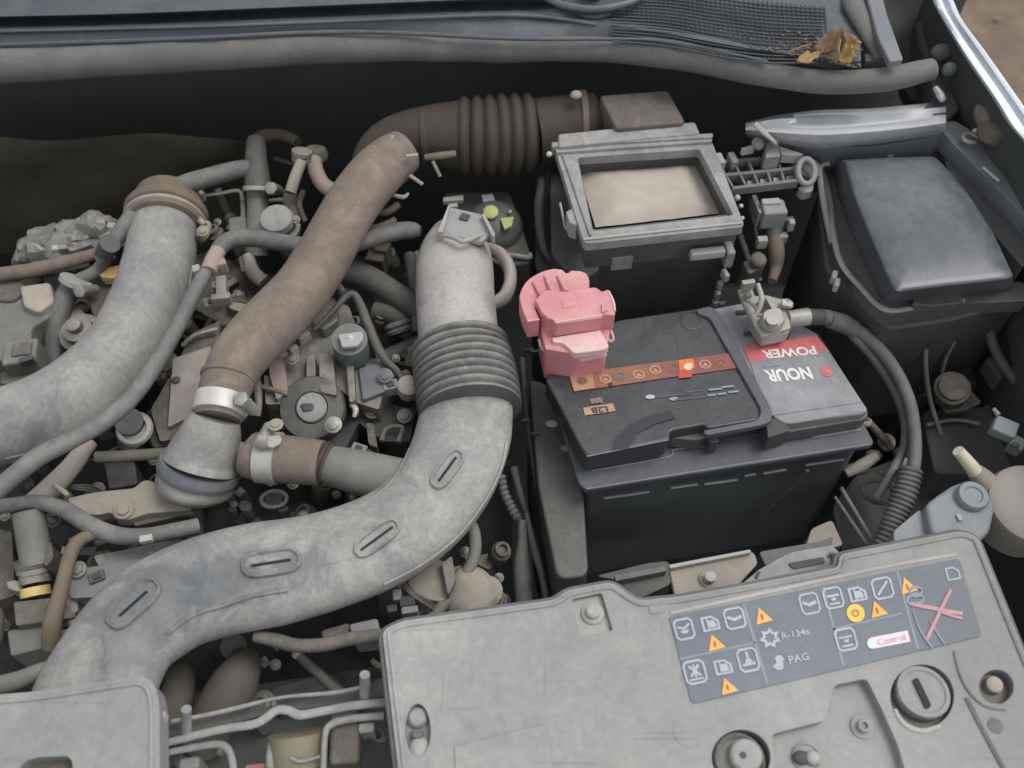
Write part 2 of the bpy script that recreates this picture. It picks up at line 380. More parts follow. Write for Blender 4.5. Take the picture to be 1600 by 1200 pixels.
# ================================================================ SETTING
g = G(); g.add([(-40,-40,0),(40,-40,0),(40,40,0),(-40,40,0)], [(0,1,2,3)]); g.build('ground', M_soil, kind='structure')
g = G(); n_ = 60                       # lumpy near ground beside the car
vs = []
for i in range(n_):
    for j in range(n_):
        x, y = .58 + i*.05, .3 + j*.06
        vs.append((x, y, .006 + .018*max(0, mnoise.noise(Vector((x*3, y*3, 0)))+.35) * min(1, i/6) + .006*mnoise.noise(Vector((x*14, y*14, 3)))*min(1, i/6)))
g.add(vs, [(i*n_+j, (i+1)*n_+j, (i+1)*n_+j+1, i*n_+j+1) for i in range(n_-1) for j in range(n_-1)]); g.open = True
g.build('dirt_path', M_soil, kind='structure')
# car shell round the bay
g = G().box((-.13, .42, .36), (1.32, 1.5, .02)); g.build('undertray', M_blackd, label='black floor panel deep beneath the engine and battery', cat='undertray')
g = G().box((-.13, 1.00, .66), (1.30, .02, .56)); fw = g.build('firewall', M_void, label='black bulkhead panel in the dark gap beneath the scuttle', cat='firewall')
g = G(); rows = []
for i in range(9):
    z = .80 - i*.03; rows.append([(x, 214 + 22*i + 6*math.sin(x*.02 + i), z - .004*math.sin(x*.05+i)) for x in (-90, 0, 80, 160, 240, 320, 395)])
g.loft(rows, 6); g.open = True
g.build('insulation_mat', M_olive, label='olive brown felt heat mat sagging on the bulkhead at far left', cat='insulation mat')
# ---- cowl
cow = thing('cowl_panel', 'dark bluish plastic scuttle panel running below the windscreen across the top', 'cowl panel', 500, 40, .93)
xs = (-120, 200, 540, 800, 940, 1050, 1200, 1345)
Y = [(84,76,58,62,66,70,94,112), (50,44,31,23,36,54,80,96), (43,36,23,15,28,42,66,84), (33,27,13,5,14,26,48,68), (28,21,7,-2,4,12,32,54), (6,0,-14,-26,-20,-18,0,24), (-120,-125,-130,-135,-135,-135,-130,-100)]
Z = [(.930,)*8, (.944,)*8, (.932,)*4+(.940,)*4, (.931,)*4+(.938,)*4, (.948,)*4+(.938,)*4, (.944,)*4+(.939,)*4, (.99,)*4+(.985,)*4]
g = G().loft([[(xs[i], Y[r][i], Z[r][i]) for i in range(8)] for r in range(7)], 8); g.open = True
ob = g.build('scuttle_skin', M_cowl, cow, sharp=60)
g = G().tube([(-120,52,.945,3),(300,42,.945,3),(540,33,.945,3),(800,24,.945,3),(930,38,.943,3)], n=10); g.build('scuttle_rib', M_cowl, cow)
# wiper spindle recess
g = G().tube([(845,-8,.955,5),(880,8,.953,6),(930,14,.952,6),(985,4,.953,6),(1010,-14,.955,5)], n=12); g.build('spindle_rim', M_cowl, cow)
g = G().lathe(P(925,-6,.95), (0,-.3,1), [(.030,0),(.030,.004),(.012,.006),(.012,.018),(.008,.02)], 24); g.build('wiper_spindle', M_blackd, cow)
slat0 = None
for k in range(17):
    o_ = k*6.1
    pts = [(948+o_*.1, -14+o_*.80), (1040, -12+o_*.86), (1120, -2+o_*.92), (1200, 8+o_*.92), (1290-o_*.15, 14+o_*.86)]
    g = G().tube([(x, y, .9425 + .0012*math.sin(x*.05 + k), 1.6) for x, y in pts], sub=10, n=6)
    g.build('slat', M_cowld, cow)
g = G()
for k in range(46):
    x = 955 + k*7.4; y0 = -14 if x < 1100 else -8 + (x-1100)*.1; y1 = 74 if x < 1080 else 76 + (x-1080)*.14
    g.tube([(x, y0, .9405, 1.0), (x+10, y1, .9405, 1.0)], sub=1, n=4)
g.build('grille_mesh', M_blackd, cow, kind='stuff')
g = G().tube([(-120,108,.925,27),(60,100,.925,27),(250,88,.925,26),(540,74,.925,24),(700,74,.925,21),(800,78,.925,19),(900,76,.925,19),(1000,82,.925,19),(1100,96,.925,20),(1200,116,.925,19),(1290,128,.925,18),(1380,124,.925,18),(1456,108,.925,17)], sub=10, n=24, lump=.10)
sl = g.build('bonnet_seal', M_seal, label='fat grey rubber weather strip curving along the front edge of the scuttle', cat='rubber seal')
g = G().tube([(-120,74,.944,3.5),(250,62,.944,3.5),(540,50,.944,3.5),(800,60,.944,3.5),(950,61,.942,3),(1050,66,.942,3),(1200,97,.942,3)], n=10); g.build('seal_lip', M_cowl, sl)
g = G(); g.loft([[(-120,118,.905),(300,104,.905),(700,98,.905),(1000,104,.905),(1250,142,.905),(1440,124,.905)], [(-120,150,.86),(300,140,.86),(700,128,.86),(1000,134,.86),(1250,160,.87),(1440,150,.88)], [(-120,150,.78),(300,150,.78),(700,150,.78),(1000,150,.78),(1250,165,.80),(1440,160,.82)]], 6); g.open = True
# ---- right hand body
rb = thing('inner_wing', 'dark grey inner wing panel between the scuttle end and the pale fender', 'inner wing', 1500, 130, .84)
g = G().loft([[(1325,-60,.90),(1400,-60,.90),(1470,-60,.91),(1490,-40,.89)], [(1340,20,.88),(1400,20,.87),(1450,20,.88),(1476,10,.885)], [(1380,95,.86),(1430,95,.85),(1475,90,.86),(1520,90,.885)], [(1420,150,.84),(1470,150,.83),(1515,150,.85),(1563,160,.885)], [(1470,200,.84),(1510,205,.82),(1560,215,.84),(1608,235,.885)], [(1530,280,.80),(1570,290,.78),(1620,300,.80),(1700,350,.885)]], 6); g.open = True
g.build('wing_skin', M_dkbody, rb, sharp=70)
g = G().tube([(1440,40,.885,10),(1452,90,.875,12),(1470,130,.86,10),(1492,180,.85,8)], n=12); g.build('pressed_ridge', M_dkbody, rb)
g = G().blob(P(1473,82,.905), (.011,.009,.008), .2).build('grommet', M_seal, rb)
g = G().blob(P(1484,108,.905), (.008,.006,.008), .15).build('grommet', M_greyp, rb)
g = G().blob(P(1537,182,.900), (.008,.018,.008), .2, 60).build('sealer_lump', M_brass, rb)
g = G().blob(P(1555,210,.900), (.016,.014,.01), .3, 60).build('sealer_lump', M_olive, rb)
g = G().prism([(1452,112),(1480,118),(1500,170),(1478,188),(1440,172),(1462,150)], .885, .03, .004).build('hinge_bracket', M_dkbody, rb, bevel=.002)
g = G().tube([(1462,138,.895,5),(1470,150,.895,6),(1474,158,.892,4)], n=8).build('hinge_tab', M_silver, rb)
fd = thing('front_fender', 'bright silver fender edge with twin ridges running down the top right corner', 'fender', 1540, 110, .93)
inn = [(1452,-30),(1457,0),(1467,21),(1502,81),(1551,153),(1576,194),(1604,228),(1640,290)]
out = [(1470,-30),(1489,0),(1504,32),(1543,85),(1602,169),(1634,215),(1668,264),(1715,345)]
def lerp(t, z): return [(a[0]+(b[0]-a[0])*t, a[1]+(b[1]-a[1])*t, z) for a, b in zip(inn, out)]
inner_low = [(x+30, y+14, .895) for x, y in inn]
vs = []
for x, y, z in spline([(x, y, .924) for x, y in inn], 6):
    p = P(x, y, .924); vs += [p + Vector((.0015,0,0)), p + Vector((.0015,0,-.05)), p + Vector((.004,0,-.12))]
g = G(); g.add(vs, [(i*3+j, i*3+j+1, (i+1)*3+j+1, (i+1)*3+j) for i in range(len(vs)//3-1) for j in range(2)]); g.open = True
g.build('flange_shade_wall', M_dkbody, rb)  # added dark sheet, its colour stands in for shadow under the fender flange
g = G().loft([inner_low, lerp(0,.925), lerp(.12,.934), lerp(.30,.936), lerp(.44,.930), lerp(.50,.925), lerp(.72,.925), lerp(.80,.934), lerp(.92,.936), lerp(1.0,.930)], 8); g.open = True
g.build('fender_flange', M_white, fd, sharp=75)
o3 = [P(x, y, .930) for x, y in out]; vs = []; 
for p in o3:
    for dx, z in ((0,.930),(.006,.90),(.016,.84),(.03,.7),(.034,.35)): vs.append(Vector((p.x+dx, p.y, z)))
g = G(); g.add(vs, [(i*5+j, i*5+j+1, (i+1)*5+j+1, (i+1)*5+j) for i in range(len(o3)-1) for j in range(4)]); g.open = True; g.build('fender_side', M_white, fd, sharp=75)
# side walls of the bay, closed in below
g = G().box((.50,.30,.62), (.02,.95,.50)); g.build('wheel_arch_panel', M_blackd, label='black plastic inner arch panel deep at the right edge', cat='arch panel')
g = G().box((-.78,.35,.62), (.02,1.3,.50)); g.build('far_arch_panel', M_blackd, label='black inner arch panel beyond the left edge of the bay', cat='arch panel')
g = G().box((-.13,-.16,.55), (1.3,.03,.36)); g.build('front_crossmember', M_blackd, label='black crossmember under the front plastic covers', cat='crossmember')
# strut tower
st = thing('strut_tower', 'shiny silver painted strut tower flange behind the fuse box lid', 'strut tower', 1330, 200, .88)
def rowt(ys, z): return [(x, y, z) for x, y in zip((1165,1215,1280,1350,1420,1478), ys)]
g = G().loft([rowt((192,180,172,170,164,158),.872), rowt((195,186,184,181,175,168),.888), rowt((198,193,194,191,184,178),.884), rowt((200,199,201,197,190,184),.895), rowt((203,207,211,207,200,192),.897), rowt((206,215,221,217,209,200),.888), rowt((209,219,226,222,213,204),.881), rowt((210,222,229,225,216,207),.876), rowt((212,232,242,240,232,222),.855), rowt((214,250,268,266,258,250),.80)], 8); g.open = True
g.build('tower_flange', M_silver, st, sharp=80)
g = G().loft([[(1240,226,.872),(1300,230,.874),(1380,226,.874),(1480,208,.874)], [(1240,252,.850),(1300,256,.850),(1380,254,.850),(1480,240,.85)], [(1240,300,.76),(1300,300,.76),(1380,300,.76),(1480,300,.76)]], 6); g.open = True
g.build('tower_wall', M_greyp, st, sharp=80)
for x, y in ((1360,243),(1389,242),(1432,232)): bolt(st, x, y, .858, 5, M_greyp, ax=(0,-.7,.7))
# right rail
rr = thing('wing_rail', 'grey wing rail with an open hook eye beside the fuse box', 'rail', 1540, 250, .87)
g = G().prism([(1462,192),(1492,188),(1520,205),(1560,240),(1620,300),(1680,360),(1660,400),(1600,335),(1545,280),(1490,225)], .880, .02, .006); g.build('rail_body', M_greyp, rr, bevel=.002)
g = G().prism([(1462,200),(1490,226),(1545,283),(1600,338),(1600,420),(1540,350),(1480,262)], .862, .05, .006); g.build('rail_skirt', M_blackd, rr, bevel=.002)
k = S(1515,215,.885); c = P(1517,216,.887); g = G()
g.tube3([c + Vector((math.cos(a)*12*k, math.sin(a)*10*k, 0)) for a in [i*.42 for i in range(13)]], [.0022]*13, 8); g.build('hook_eye', M_steel, rr)
g = G().blob(P(1525,205,.892), (.004,.003,.003), .1).build('hook_tip', M_steel, rr)
g = G().tube([(1536,262,.888,3),(1562,284,.888,3)], sub=2, n=8).build('rail_slot_edge', M_steel, rr)
# scuttle end plates at the right
sp = thing('windscreen_trim', 'pair of grey trim strips meeting the right end of the rubber strip', 'trim', 1370, 45, .94)
g = G().tube([(1318,-40,.95,17),(1335,10,.945,17),(1362,60,.94,15),(1376,92,.935,10)], n=16, flat=.6); g.build('inner_strip', M_seal, sp)
g = G().prism([(1345,-40),(1372,-40),(1386,20),(1412,92),(1390,96),(1372,60)], .952, .008); g.build('outer_strip', M_greyp, sp, bevel=.002)
g = G().prism([(1352,84),(1390,82),(1392,94),(1352,96)], .936, .006); g.build('trim_gap', M_blackd, sp)
# leaves
def leaf(px, py, z, L, W, rz, tilt, curl, m, label):
    g = G(); n = 9; mm = 5; vs = []
    Mx = Matrix.Translation(P(px, py, z)) @ Matrix.Rotation(math.radians(rz), 4, 'Z') @ Matrix.Rotation(math.radians(tilt), 4, 'X')
    for i in range(n):
        t = i/(n-1); wd = W*math.sin(math.pi*min(1, t*1.02+.02))**.7*(1 + .25*math.sin(t*17))
        for j in range(mm):
            s_ = j/(mm-1)*2-1; a = t*curl
            vs.append(Mx @ Vector((math.sin(a)/max(curl, .01)*L, s_*wd, (1-math.cos(a))/max(curl, .01)*L + abs(s_)*wd*.5 + .002*math.sin(s_*5+t*9))))
    g.add(vs, [(i*mm+j, (i+1)*mm+j, (i+1)*mm+j+1, i*mm+j+1) for i in range(n-1) for j in range(mm-1)]); g.open = True
    o = g.build('dry_leaf', m, label=label, cat='leaf', group='dry leaves caught at the end of the scuttle', sharp=180)
    s = o.modifiers.new('thick', 'SOLIDIFY'); s.thickness = .0006
leaf(1272,76,.948,.042,.011,12,30,2.2,M_leafb,'large curled brown dry leaf lying on top of the leaf pile')
leaf(1284,84,.948,.030,.012,30,-15,1.2,M_leafb,'smaller brown crumpled leaf under the large curled one')
leaf(1288,80,.950,.026,.012,-8,40,2.4,M_leafb,'broad brown leaf folded on the right of the leaf pile')
leaf(1306,92,.949,.020,.009,10,20,1.9,M_leafy,'small ochre leaf tucked low between the brown leaves')
leaf(1316,86,.950,.022,.010,80,35,2.4,M_leafy,'yellow curled leaf standing at the right of the leaf pile')
leaf(1245,95,.948,.022,.006,4,10,.8,M_leafy,'small flat yellow leaf against the rubber strip left of the pile')
g = G().tube([(1234,80,.952,1.4),(1250,74,.955,1.2),(1268,68,.957,1)], n=6); g.build('leaf_stalk', M_leafb, label='thin pale twig poking left out of the leaf pile', cat='twig')

random.seed(5); g = G()
for k in range(150):
    t_ = random.random(); x = 1160 + 185*t_**.6; y = 70 + (x-1160)*.20 - random.random()**2*40
    g.blob(P(x, y, .9445), (random.uniform(.0006,.0022), random.uniform(.0006,.0018), .0008), .5, 300, 6)
g.build('leaf_crumbs', M_brass, kind='stuff', label='brown crumbs of dead leaf and grit scattered over the grille around the leaf pile', cat='debris')
g = G()
for k in range(260):
    x, y = random.uniform(.62, 1.9), random.uniform(.5, 2.4); r = random.uniform(.003, .012)
    g.blob((x, y, .014), (r, r*random.uniform(.6,1), r*.6), .4, 60, 6)
g.build('gravel', mat('pebble_stone', (120,106,92), .6, (150,134,118), .9, scale=20), kind='stuff', label='small brown stones scattered over the bare earth beyond the fender', cat='gravel')
# ================================================================ BATTERY
bt = thing('car_battery', 'black car battery with grey top film, orange strip and upside down lettering', 'battery', 1110, 640, .56)
ZB = .800
ex_b, ey_b = (.983,-.105), (.30,.95)
lidA = [(852,592),(868,575),(880,568),(962,500),(1108,478),(1128,492),(1206,640),(1198,655),(1106,670),(1100,664),(1048,673),(1046,687),(917,712),(908,700)]
g = G().prism(lidA, ZB+.004, .026, .004); g.build('lid', M_bat, bt, bevel=.0025, seg=3)
g = G().prism([(1112,482),(1186,468),(1276,520),(1357,640),(1350,646),(1228,662),(1207,650)], ZB, .016, .004); g.build('terminal_deck', M_batr, bt, bevel=.002)
g = G().prism([(900,600),(1216,500),(1280,520),(1358,646),(1352,655),(1228,676),(1208,664),(1112,680),(1090,688),(1050,684),(1000,690)], ZB-.009, .016, .004); g.build('lid_skirt', M_black, bt, bevel=.002)
g = G().prism([(856,600),(1262,525),(1354,668),(1366,690),(1362,696),(915,766),(903,754)], ZB-.027, .007, .006); g.build('lid_ledge', M_handle, bt, bevel=.0018)
g = G().prism([(868,610),(1262,540),(1350,682),(1340,690),(925,756),(915,748)], ZB-.033, .20, .006); g.build('case', M_bats, bt, bevel=.002)
M_edge = mat('worn_edge', (120,124,128), .5, (150,150,148), .45, scale=60)
for q in ([(916,764,ZB-.0268,1.5),(1140,728,ZB-.0268,1.6),(1360,694,ZB-.0268,1.5)], [(917,713,ZB+.0036,1.3),(980,700,ZB+.0036,1.3),(1045,687,ZB+.0036,1.3)], [(1232,662,ZB-.0004,1.2),(1290,653,ZB-.0004,1.2),(1354,643,ZB-.0004,1.2)], [(925,735,ZB-.0262,1.0),(1040,715,ZB-.0262,1.1),(1054,702,ZB-.026,1.1),(1110,697,ZB-.026,1.0)]):
    G().tube(q, sub=6, n=6).build('worn_edge', M_edge, bt)
g = G().prism([(1262,672),(1342,660),(1346,672),(1270,684)], ZB-.0255, .002, .002); g.build('ledge_mark', M_edge, bt, bevel=.0005)
# handle folded on the lid
g = G().prism([(1088,483),(1110,477),(1126,490),(1207,640),(1206,658),(1190,664),(1104,680),(1098,672),(1184,656),(1190,640),(1108,495),(1090,490)], ZB+.0075, .007, .005); g.build('handle', M_handle, bt, bevel=.002)
g = G().prism([(1106,676),(1120,674),(1124,690),(1110,692)], ZB-.006, .018, .002); g.build('handle_pivot', M_blackd, bt, bevel=.001)
g = G().prism([(1196,655),(1222,650),(1236,672),(1200,684)], ZB-.002, .022, .002); g.build('handle_pivot', M_blackd, bt, bevel=.001)
for (x0, y0, x1, y1) in ((943,779,1014,769),(1048,763,1090,757),(1100,757,1152,750),(1163,744,1180,741),(1192,740,1228,734),(1258,727,1318,718)):
    g = G(); a, b = P(x0, y0, ZB-.045), P(x1, y1, ZB-.045); a.y -= .0; g.tube3([a, b], [.0016]*2, 6); g.build('case_rib', M_handle, bt)
g = G(); g.tube3([P(1262,735,ZB-.05), P(1250,745,ZB-.05)+Vector((-.03,0,-.12))], [.002]*2, 6); g.build('case_rib', M_handle, bt)
for x, y in ((862,662),(885,700)): g = G().blob(P(x, y, ZB-.03), (.006,.004,.002), .1); g.build('grip_pad', M_beige if x == 862 else M_black, bt)
g = G().lathe(P(1080,502,ZB+.004), (0,0,1), [(.011,0),(.011,.0006),(.0095,.0008),(.009,.0002)], 28); g.build('vent_plug', M_bat, bt)
zp = ZB + .0052
def D(name, cx, cy, w, h, polys, m, dz=0, z=zp, rot=False, p=bt, label=None, ex=ex_b, ey=ey_b): return decal(p, name, cx, cy, w, h, polys, m, z+dz, ex, ey, rot, label)
exs = (.985,-.125); 
def quad(name, pts, m, z, p=bt):
    g = G(); g.open = True; g.add([P(x, y, z) for x, y in pts], [tuple(range(len(pts)))]); return g.build(name, m, p, sharp=180)
quad('warning_strip', [(888,584),(1030,566),(1030,592),(897,612)], F_or1, zp)
quad('warning_strip', [(1030,566),(1145,551),(1158,574),(1030,592)], F_rd2, zp)
quad('strip_symbol_or_glint', [(890,585),(925,580),(930,606),(897,611)], F_or2, zp+.0004)
D('strip_symbol_or_glint', 910, 595, 16, 12, [circ()], F_or1, .0008); D('strip_symbol_or_glint', 910, 595, 8, 6, [circ()], F_mid, .0011)
for x, y, m in ((946,592,F_or2),(968,588,F_mid),(998,585,F_or2),(1024,578,F_or2),(1052,576,F_gl),(1102,569,F_or2),(1126,567,F_or1)):
    D('strip_symbol_or_glint', x, y, 18, 14, stroke(circ(.45, 12), .16, True), m, .0004); D('strip_symbol_or_glint', x, y, 10, 7, [[(-.5,.5),(0,-.5),(.5,.5)]], m, .0005)
quad('strip_symbol_or_glint', [(1060,563),(1083,560),(1086,575),(1062,578)], F_or3, zp+.0006); quad('strip_symbol_or_glint', [(1062,578),(1086,575),(1080,589),(1060,591)], F_rd3, zp+.0006)
D('strip_symbol_or_glint', 1075, 573, 13, 11, [circ(.5, 10), [(0,-.6),(.7,-.4),(.3,.2)]], F_glint, .001)  # cream patch paints a bright highlight onto the orange square
D('strip_dot', 954, 600, 7, 5, [circ()], F_dark, .0012)
quad('code_plate', [(911,637),(958,630),(962,642),(914,649)], F_or2, zp); text(bt, 'L2B', 937, 640, 26, 9, F_dark, zp+.0005, ex_b, ey_b, True, bold=.02)
quad('code_plate', [(921,623),(941,620),(942,629),(923,631)], F_mid, zp); text(bt, 'EN', 931, 625.5, 14, 6, F_or2, zp+.0005, ex_b, ey_b, True)
D('print_dot', 1016, 620, 15, 7, [circ()], F_icon, 0); D('print_dot', 1053, 623, 14, 6, [circ()], F_line, 0)
for (x, y, w_) in ((1055,617,60),(1080,622,50),(1084,611,30),(1118,608,22),(1137,604,20),(1112,617,14),(1128,615,14),(1146,612,16)):
    D('fine_print', x, y, w_, 3.2 if w_ < 25 else 1, [rrect(.5,.5,.05)], F_line if w_ < 25 else F_mid, 0)
# big curved stroke printed on the lid
D('print_swoosh', 1005, 672, 110, 50, [[(-.52,.5),(-.40,.1),(-.15,-.25),(.2,-.45),(.45,-.5),(.5,-.25),(.2,-.15),(-.1,.08),(-.28,.5)]], F_dark, 0, ex=(.985,-.13))
# film on the terminal deck
zd = ZB + .0007
quad('red_print_band', [(1160,541),(1276,524),(1294,547),(1172,566)], F_red, zd)
quad('label_film', [(1172,566),(1294,547),(1347,628),(1200,650)], M_batr, zd)
text(bt, 'POWER', 1233, 550.5, 84, 15, F_white, zd+.0006, (.99,-.085), (.42,.9), True, bold=.035)
text(bt, 'NOUR', 1232, 585, 72, 21, F_white, zd+.0006, (.992,-.08), (.40,.92), True, bold=.045)
D('print_mark', 1292, 580, 20, 18, [circ(.5, 8)], F_red, .0006, z=zd); D('print_mark', 1293, 580, 9, 8, [circ(.5, 8)], F_or2, .001, z=zd)
D('fine_print', 1207, 571, 28, 2, [rrect(.5,.5,.05)], F_line, .0006, z=zd)
for x, y, w_ in ((1158,487,16),(1170,520,14),(1128,473,10)): g = G().bx(x, y, ZB+.0025, w_, 5, .003); g.build('vent_slit', M_blackd, bt)
# ---- negative terminal clamp
nc = thing('battery_clamp', 'pale dusty cast clamp bolted on the battery post nearest the fuse box', 'battery clamp', 1205, 505, ZB)
g = G().prism([(1152,452),(1176,450),(1180,462),(1196,460),(1226,468),(1234,486),(1236,512),(1190,526),(1180,510),(1164,480)], ZB+.026, .005, .002); g.build('clamp_plate', M_clampc, nc, bevel=.0015)
g = G().prism([(1172,498),(1228,488),(1238,508),(1232,520),(1192,528)], ZB+.020, .014, .003); g.build('clamp_jaw', M_clampc, nc, bevel=.002)
g = G().lathe(P(1205,504,ZB+.028), (0,-.1,1), [(.011,0),(.011,.006),(.009,.009),(.004,.009)], 24); g.build('post_ring', M_clampc, nc)
g = G().lathe(P(1205,504,ZB+.037), (0,-.1,1), [(.006,0),(.0055,.005)], 20); g.build('battery_post', M_steel, nc)
g = G().tube([(1182,492,ZB+.036,4),(1190,468,ZB+.046,4.5),(1184,444,ZB+.050,4)], n=10); g.build('clamp_lever', M_clampc, nc)
g = G().bx(1170, 440, ZB+.04, 20, 7, .01, 10); g.build('lever_tab', M_clampc, nc)
bolt(nc, 1212, 489, ZB+.032, 6, M_band); bolt(nc, 1232, 474, ZB+.030, 6, M_steel, ax=(.5,0,1))
bolt(nc, 1168, 462, ZB+.030, 4.5, M_alud)
g = G().cyl(P(1230,498,ZB+.022), P(1262,495,ZB+.020), .0075, .0085); g.build('cable_lug', M_clampc, nc)
g = G().prism([(1184,522),(1232,512),(1236,520),(1190,532)], ZB+.010, .010); g.build('clamp_base', M_blackd, nc)
G().prism([(1196,464),(1204,462),(1214,480),(1206,483)], ZB+.034, .010, .001).build('clamp_fin', M_clampc, nc, bevel=.0008)
G().prism([(1222,466),(1240,472),(1237,479),(1222,476)], ZB+.033, .004, .001).build('clamp_ear', M_band, nc, bevel=.0006)
G().tube([(1168,470,ZB+.030,3),(1180,480,ZB+.034,3),(1186,494,ZB+.034,3)], n=8).build('clamp_rib', M_clampc, nc)
G().prism([(1180,474),(1190,470),(1197,484),(1188,488)], ZB+.0275, .002, .001).build('clamp_slot', M_blackd, nc)
# ---- earth cables
cb = G().tube([(1240,496,.820,9),(1262,494,.818,11),(1300,498,.812,12),(1345,520,.80,11),(1390,565,.785,10),(1420,625,.77,10),(1430,690,.755,10),(1426,742,.745,10),(1420,770,.74,9)], n=18)
cbo = cb.build('battery_cable', M_cable, label='thicker of two grey black cables looping right from the battery clamp', cat='cable')
G().tube([(1296,499,.8125,14),(1318,506,.807,15),(1338,518,.802,13)], n=18).build('cable_sheath', M_hose, cbo)
G().tube([(1252,494,.820,13),(1285,496,.815,13)], n=18).build('cable_boot', M_blackd, cbo)
G().tube([(1330,522,.800,7),(1365,560,.78,7.5),(1398,610,.762,8),(1414,655,.75,8),(1412,700,.74,7),(1392,740,.735,7),(1370,775,.72,7)], n=14).build('battery_cable', M_cable, label='thinner cable running inside the larger loop right of the battery', cat='cable')
G().tube([(1424,732,.748,17),(1416,765,.74,18),(1402,800,.73,17),(1386,838,.72,15),(1370,870,.71,15)], n=22, corr=(.0008,.0046)).build('corrugated_conduit', M_hose, label='grey corrugated conduit at the lower end of the looping battery cables', cat='conduit')
# ---- red terminal cover
pk = thing('terminal_cover', 'faded red plastic cover clipped over the battery terminal beside the corrugated duct', 'terminal cover', 890, 520, ZB)
TZ = .858
g = G().prism([(811,463),(814,453),(820,442),(828,434),(840,427),(852,422),(866,419),(880,421),(883,426),(888,426),(892,422),(908,423),(917,427),(921,436),(921,452),(900,480),(860,490),(842,478),(836,480),(844,500),(824,502),(816,484)], TZ-.004, .024, .002); g.build('fan_skirt', M_pink, pk, bevel=.0015, seg=2)
g = G().prism([(836,468),(852,452),(884,455),(900,450),(921,449),(931,448),(941,455),(950,451),(955,457),(962,480),(961,492),(942,491),(940,496),(868,506),(864,499),(856,497),(846,488)], TZ+.003, .022, .002); g.build('cover_top', M_pink, pk, bevel=.0018, seg=2)
g = G().prism([(842,500),(866,500),(945,488),(956,500),(948,545),(900,553),(852,545)], TZ-.018, .045, .002); g.build('cover_body', M_pink, pk, bevel=.002)
g = G().prism([(862,527),(938,515),(952,541),(944,546),(897,552),(880,536),(864,534)], TZ-.014, .009, .002); g.build('front_shelf', M_pinkl, pk, bevel=.0012, seg=2)
g = G().prism([(904,558),(947,550),(949,554),(906,562)], TZ-.026, .004, .001); g.build('shelf_lip', M_pinkl, pk, bevel=.001)
for pts in ([(942,510,TZ-.02,2),(951,511,TZ-.019,2.4),(958,528,TZ-.026,2.4),(953,533,TZ-.028,2.2),(947,520,TZ-.026,1.8)], [(842,530,TZ-.024,2),(846,542,TZ-.03,2.4),(853,549,TZ-.032,2.4),(860,546,TZ-.03,2),(862,540,TZ-.028,2)]):
    G().tube(pts, n=8).build('clip_loop', M_pinkl, pk)
for a, b in (((834,440),(852,470)),((852,430),(866,462)),((872,430),(886,455))):
    G().tube([(a[0],a[1],TZ-.003,3),(b[0],b[1],TZ+.002,3.5)], sub=4, n=10, flat=.6).build('cover_rib', M_pink, pk)
for q in ([(868,504,TZ+.0032,1.4),(905,498,TZ+.0032,1.6),(940,493,TZ+.0032,1.4)], [(824,502,TZ-.004,1.2),(843,499,TZ-.004,1.4)], [(951,455,TZ+.003,1.6),(958,470,TZ+.003,2),(961,486,TZ+.003,1.6)]): G().tube(q, n=8).build('moulded_edge', M_pinkl, pk)
G().prism([(878,470),(900,466),(902,478),(880,482)], TZ+.0036, .001, .001).build('moulded_mark', M_pink, pk, bevel=.0003)
G().prism([(940,474),(948,470),(950,484),(941,488)], TZ+.0052, .004, .001).build('hinge_knuckle', M_pink, pk, bevel=.0008)
# ================================================================ AIR BOX
ab = thing('air_filter_box', 'open topped black air filter box with dusty grey rim behind the battery', 'air filter box', 1015, 300, .68)
outer = roundp([P(x, y, .870) for x, y in ((869,238),(1112,220),(1164,354),(913,381))], .006)
inner = roundp([P(x, y, .870) for x, y in ((902,246),(1093,233),(1146,336),(926,361))], .003)
g = holed(outer, [inner], .870, .010); g.build('rim', M_frame, ab, bevel=.0018)
g = G().tube([(912,374,.8712,2.2),(1160,348,.8712,2.2)], sub=2, n=8).build('rim_bead', M_coverpale, ab)
g = G().tube([(880,242,.8712,2),(923,368,.8712,2)], sub=2, n=8).build('rim_bead', M_frame, ab)
# cavity walls and dusty panel
wl = [P(x, y, .864) for x, y in ((899,243),(1096,230),(1150,339),(923,364))]
wi = [P(x, y, .864) for x, y in ((903,248),(1092,235),(1144,334),(927,359))]
bw = holed(roundp([P(x, y, .864) for x, y in ((882,248),(1108,229),(1158,348),(918,374))], .003), [roundp(wi, .003)], .864, .040); bw.build('cavity_wall', M_black, ab)
pn = [P(x, y, .846) for x, y in ((904,262),(1091,250),(1126,329),(931,351))]
g = G(); vs = []; nn = 16
for i in range(nn+1):
    for j in range(nn+1):
        u, v = i/nn, j/nn; a = pn[0].lerp(pn[1], u); b = pn[3].lerp(pn[2], u); q = a.lerp(b, v)
        e = min(u, 1-u, v, 1-v); q.z += -.004 + .007*min(1, e*6) + .0012*mnoise.noise(q*50); vs.append(q)
g.add(vs, [(i*(nn+1)+j, (i+1)*(nn+1)+j, (i+1)*(nn+1)+j+1, i*(nn+1)+j+1) for i in range(nn) for j in range(nn)]); g.open = True
g.build('filter_panel', M_filter, ab, sharp=180)
g = G().prism([(900,246),(1100,232),(1152,340),(924,366)], .8285, .004); g.build('cavity_floor', M_blackd, ab)
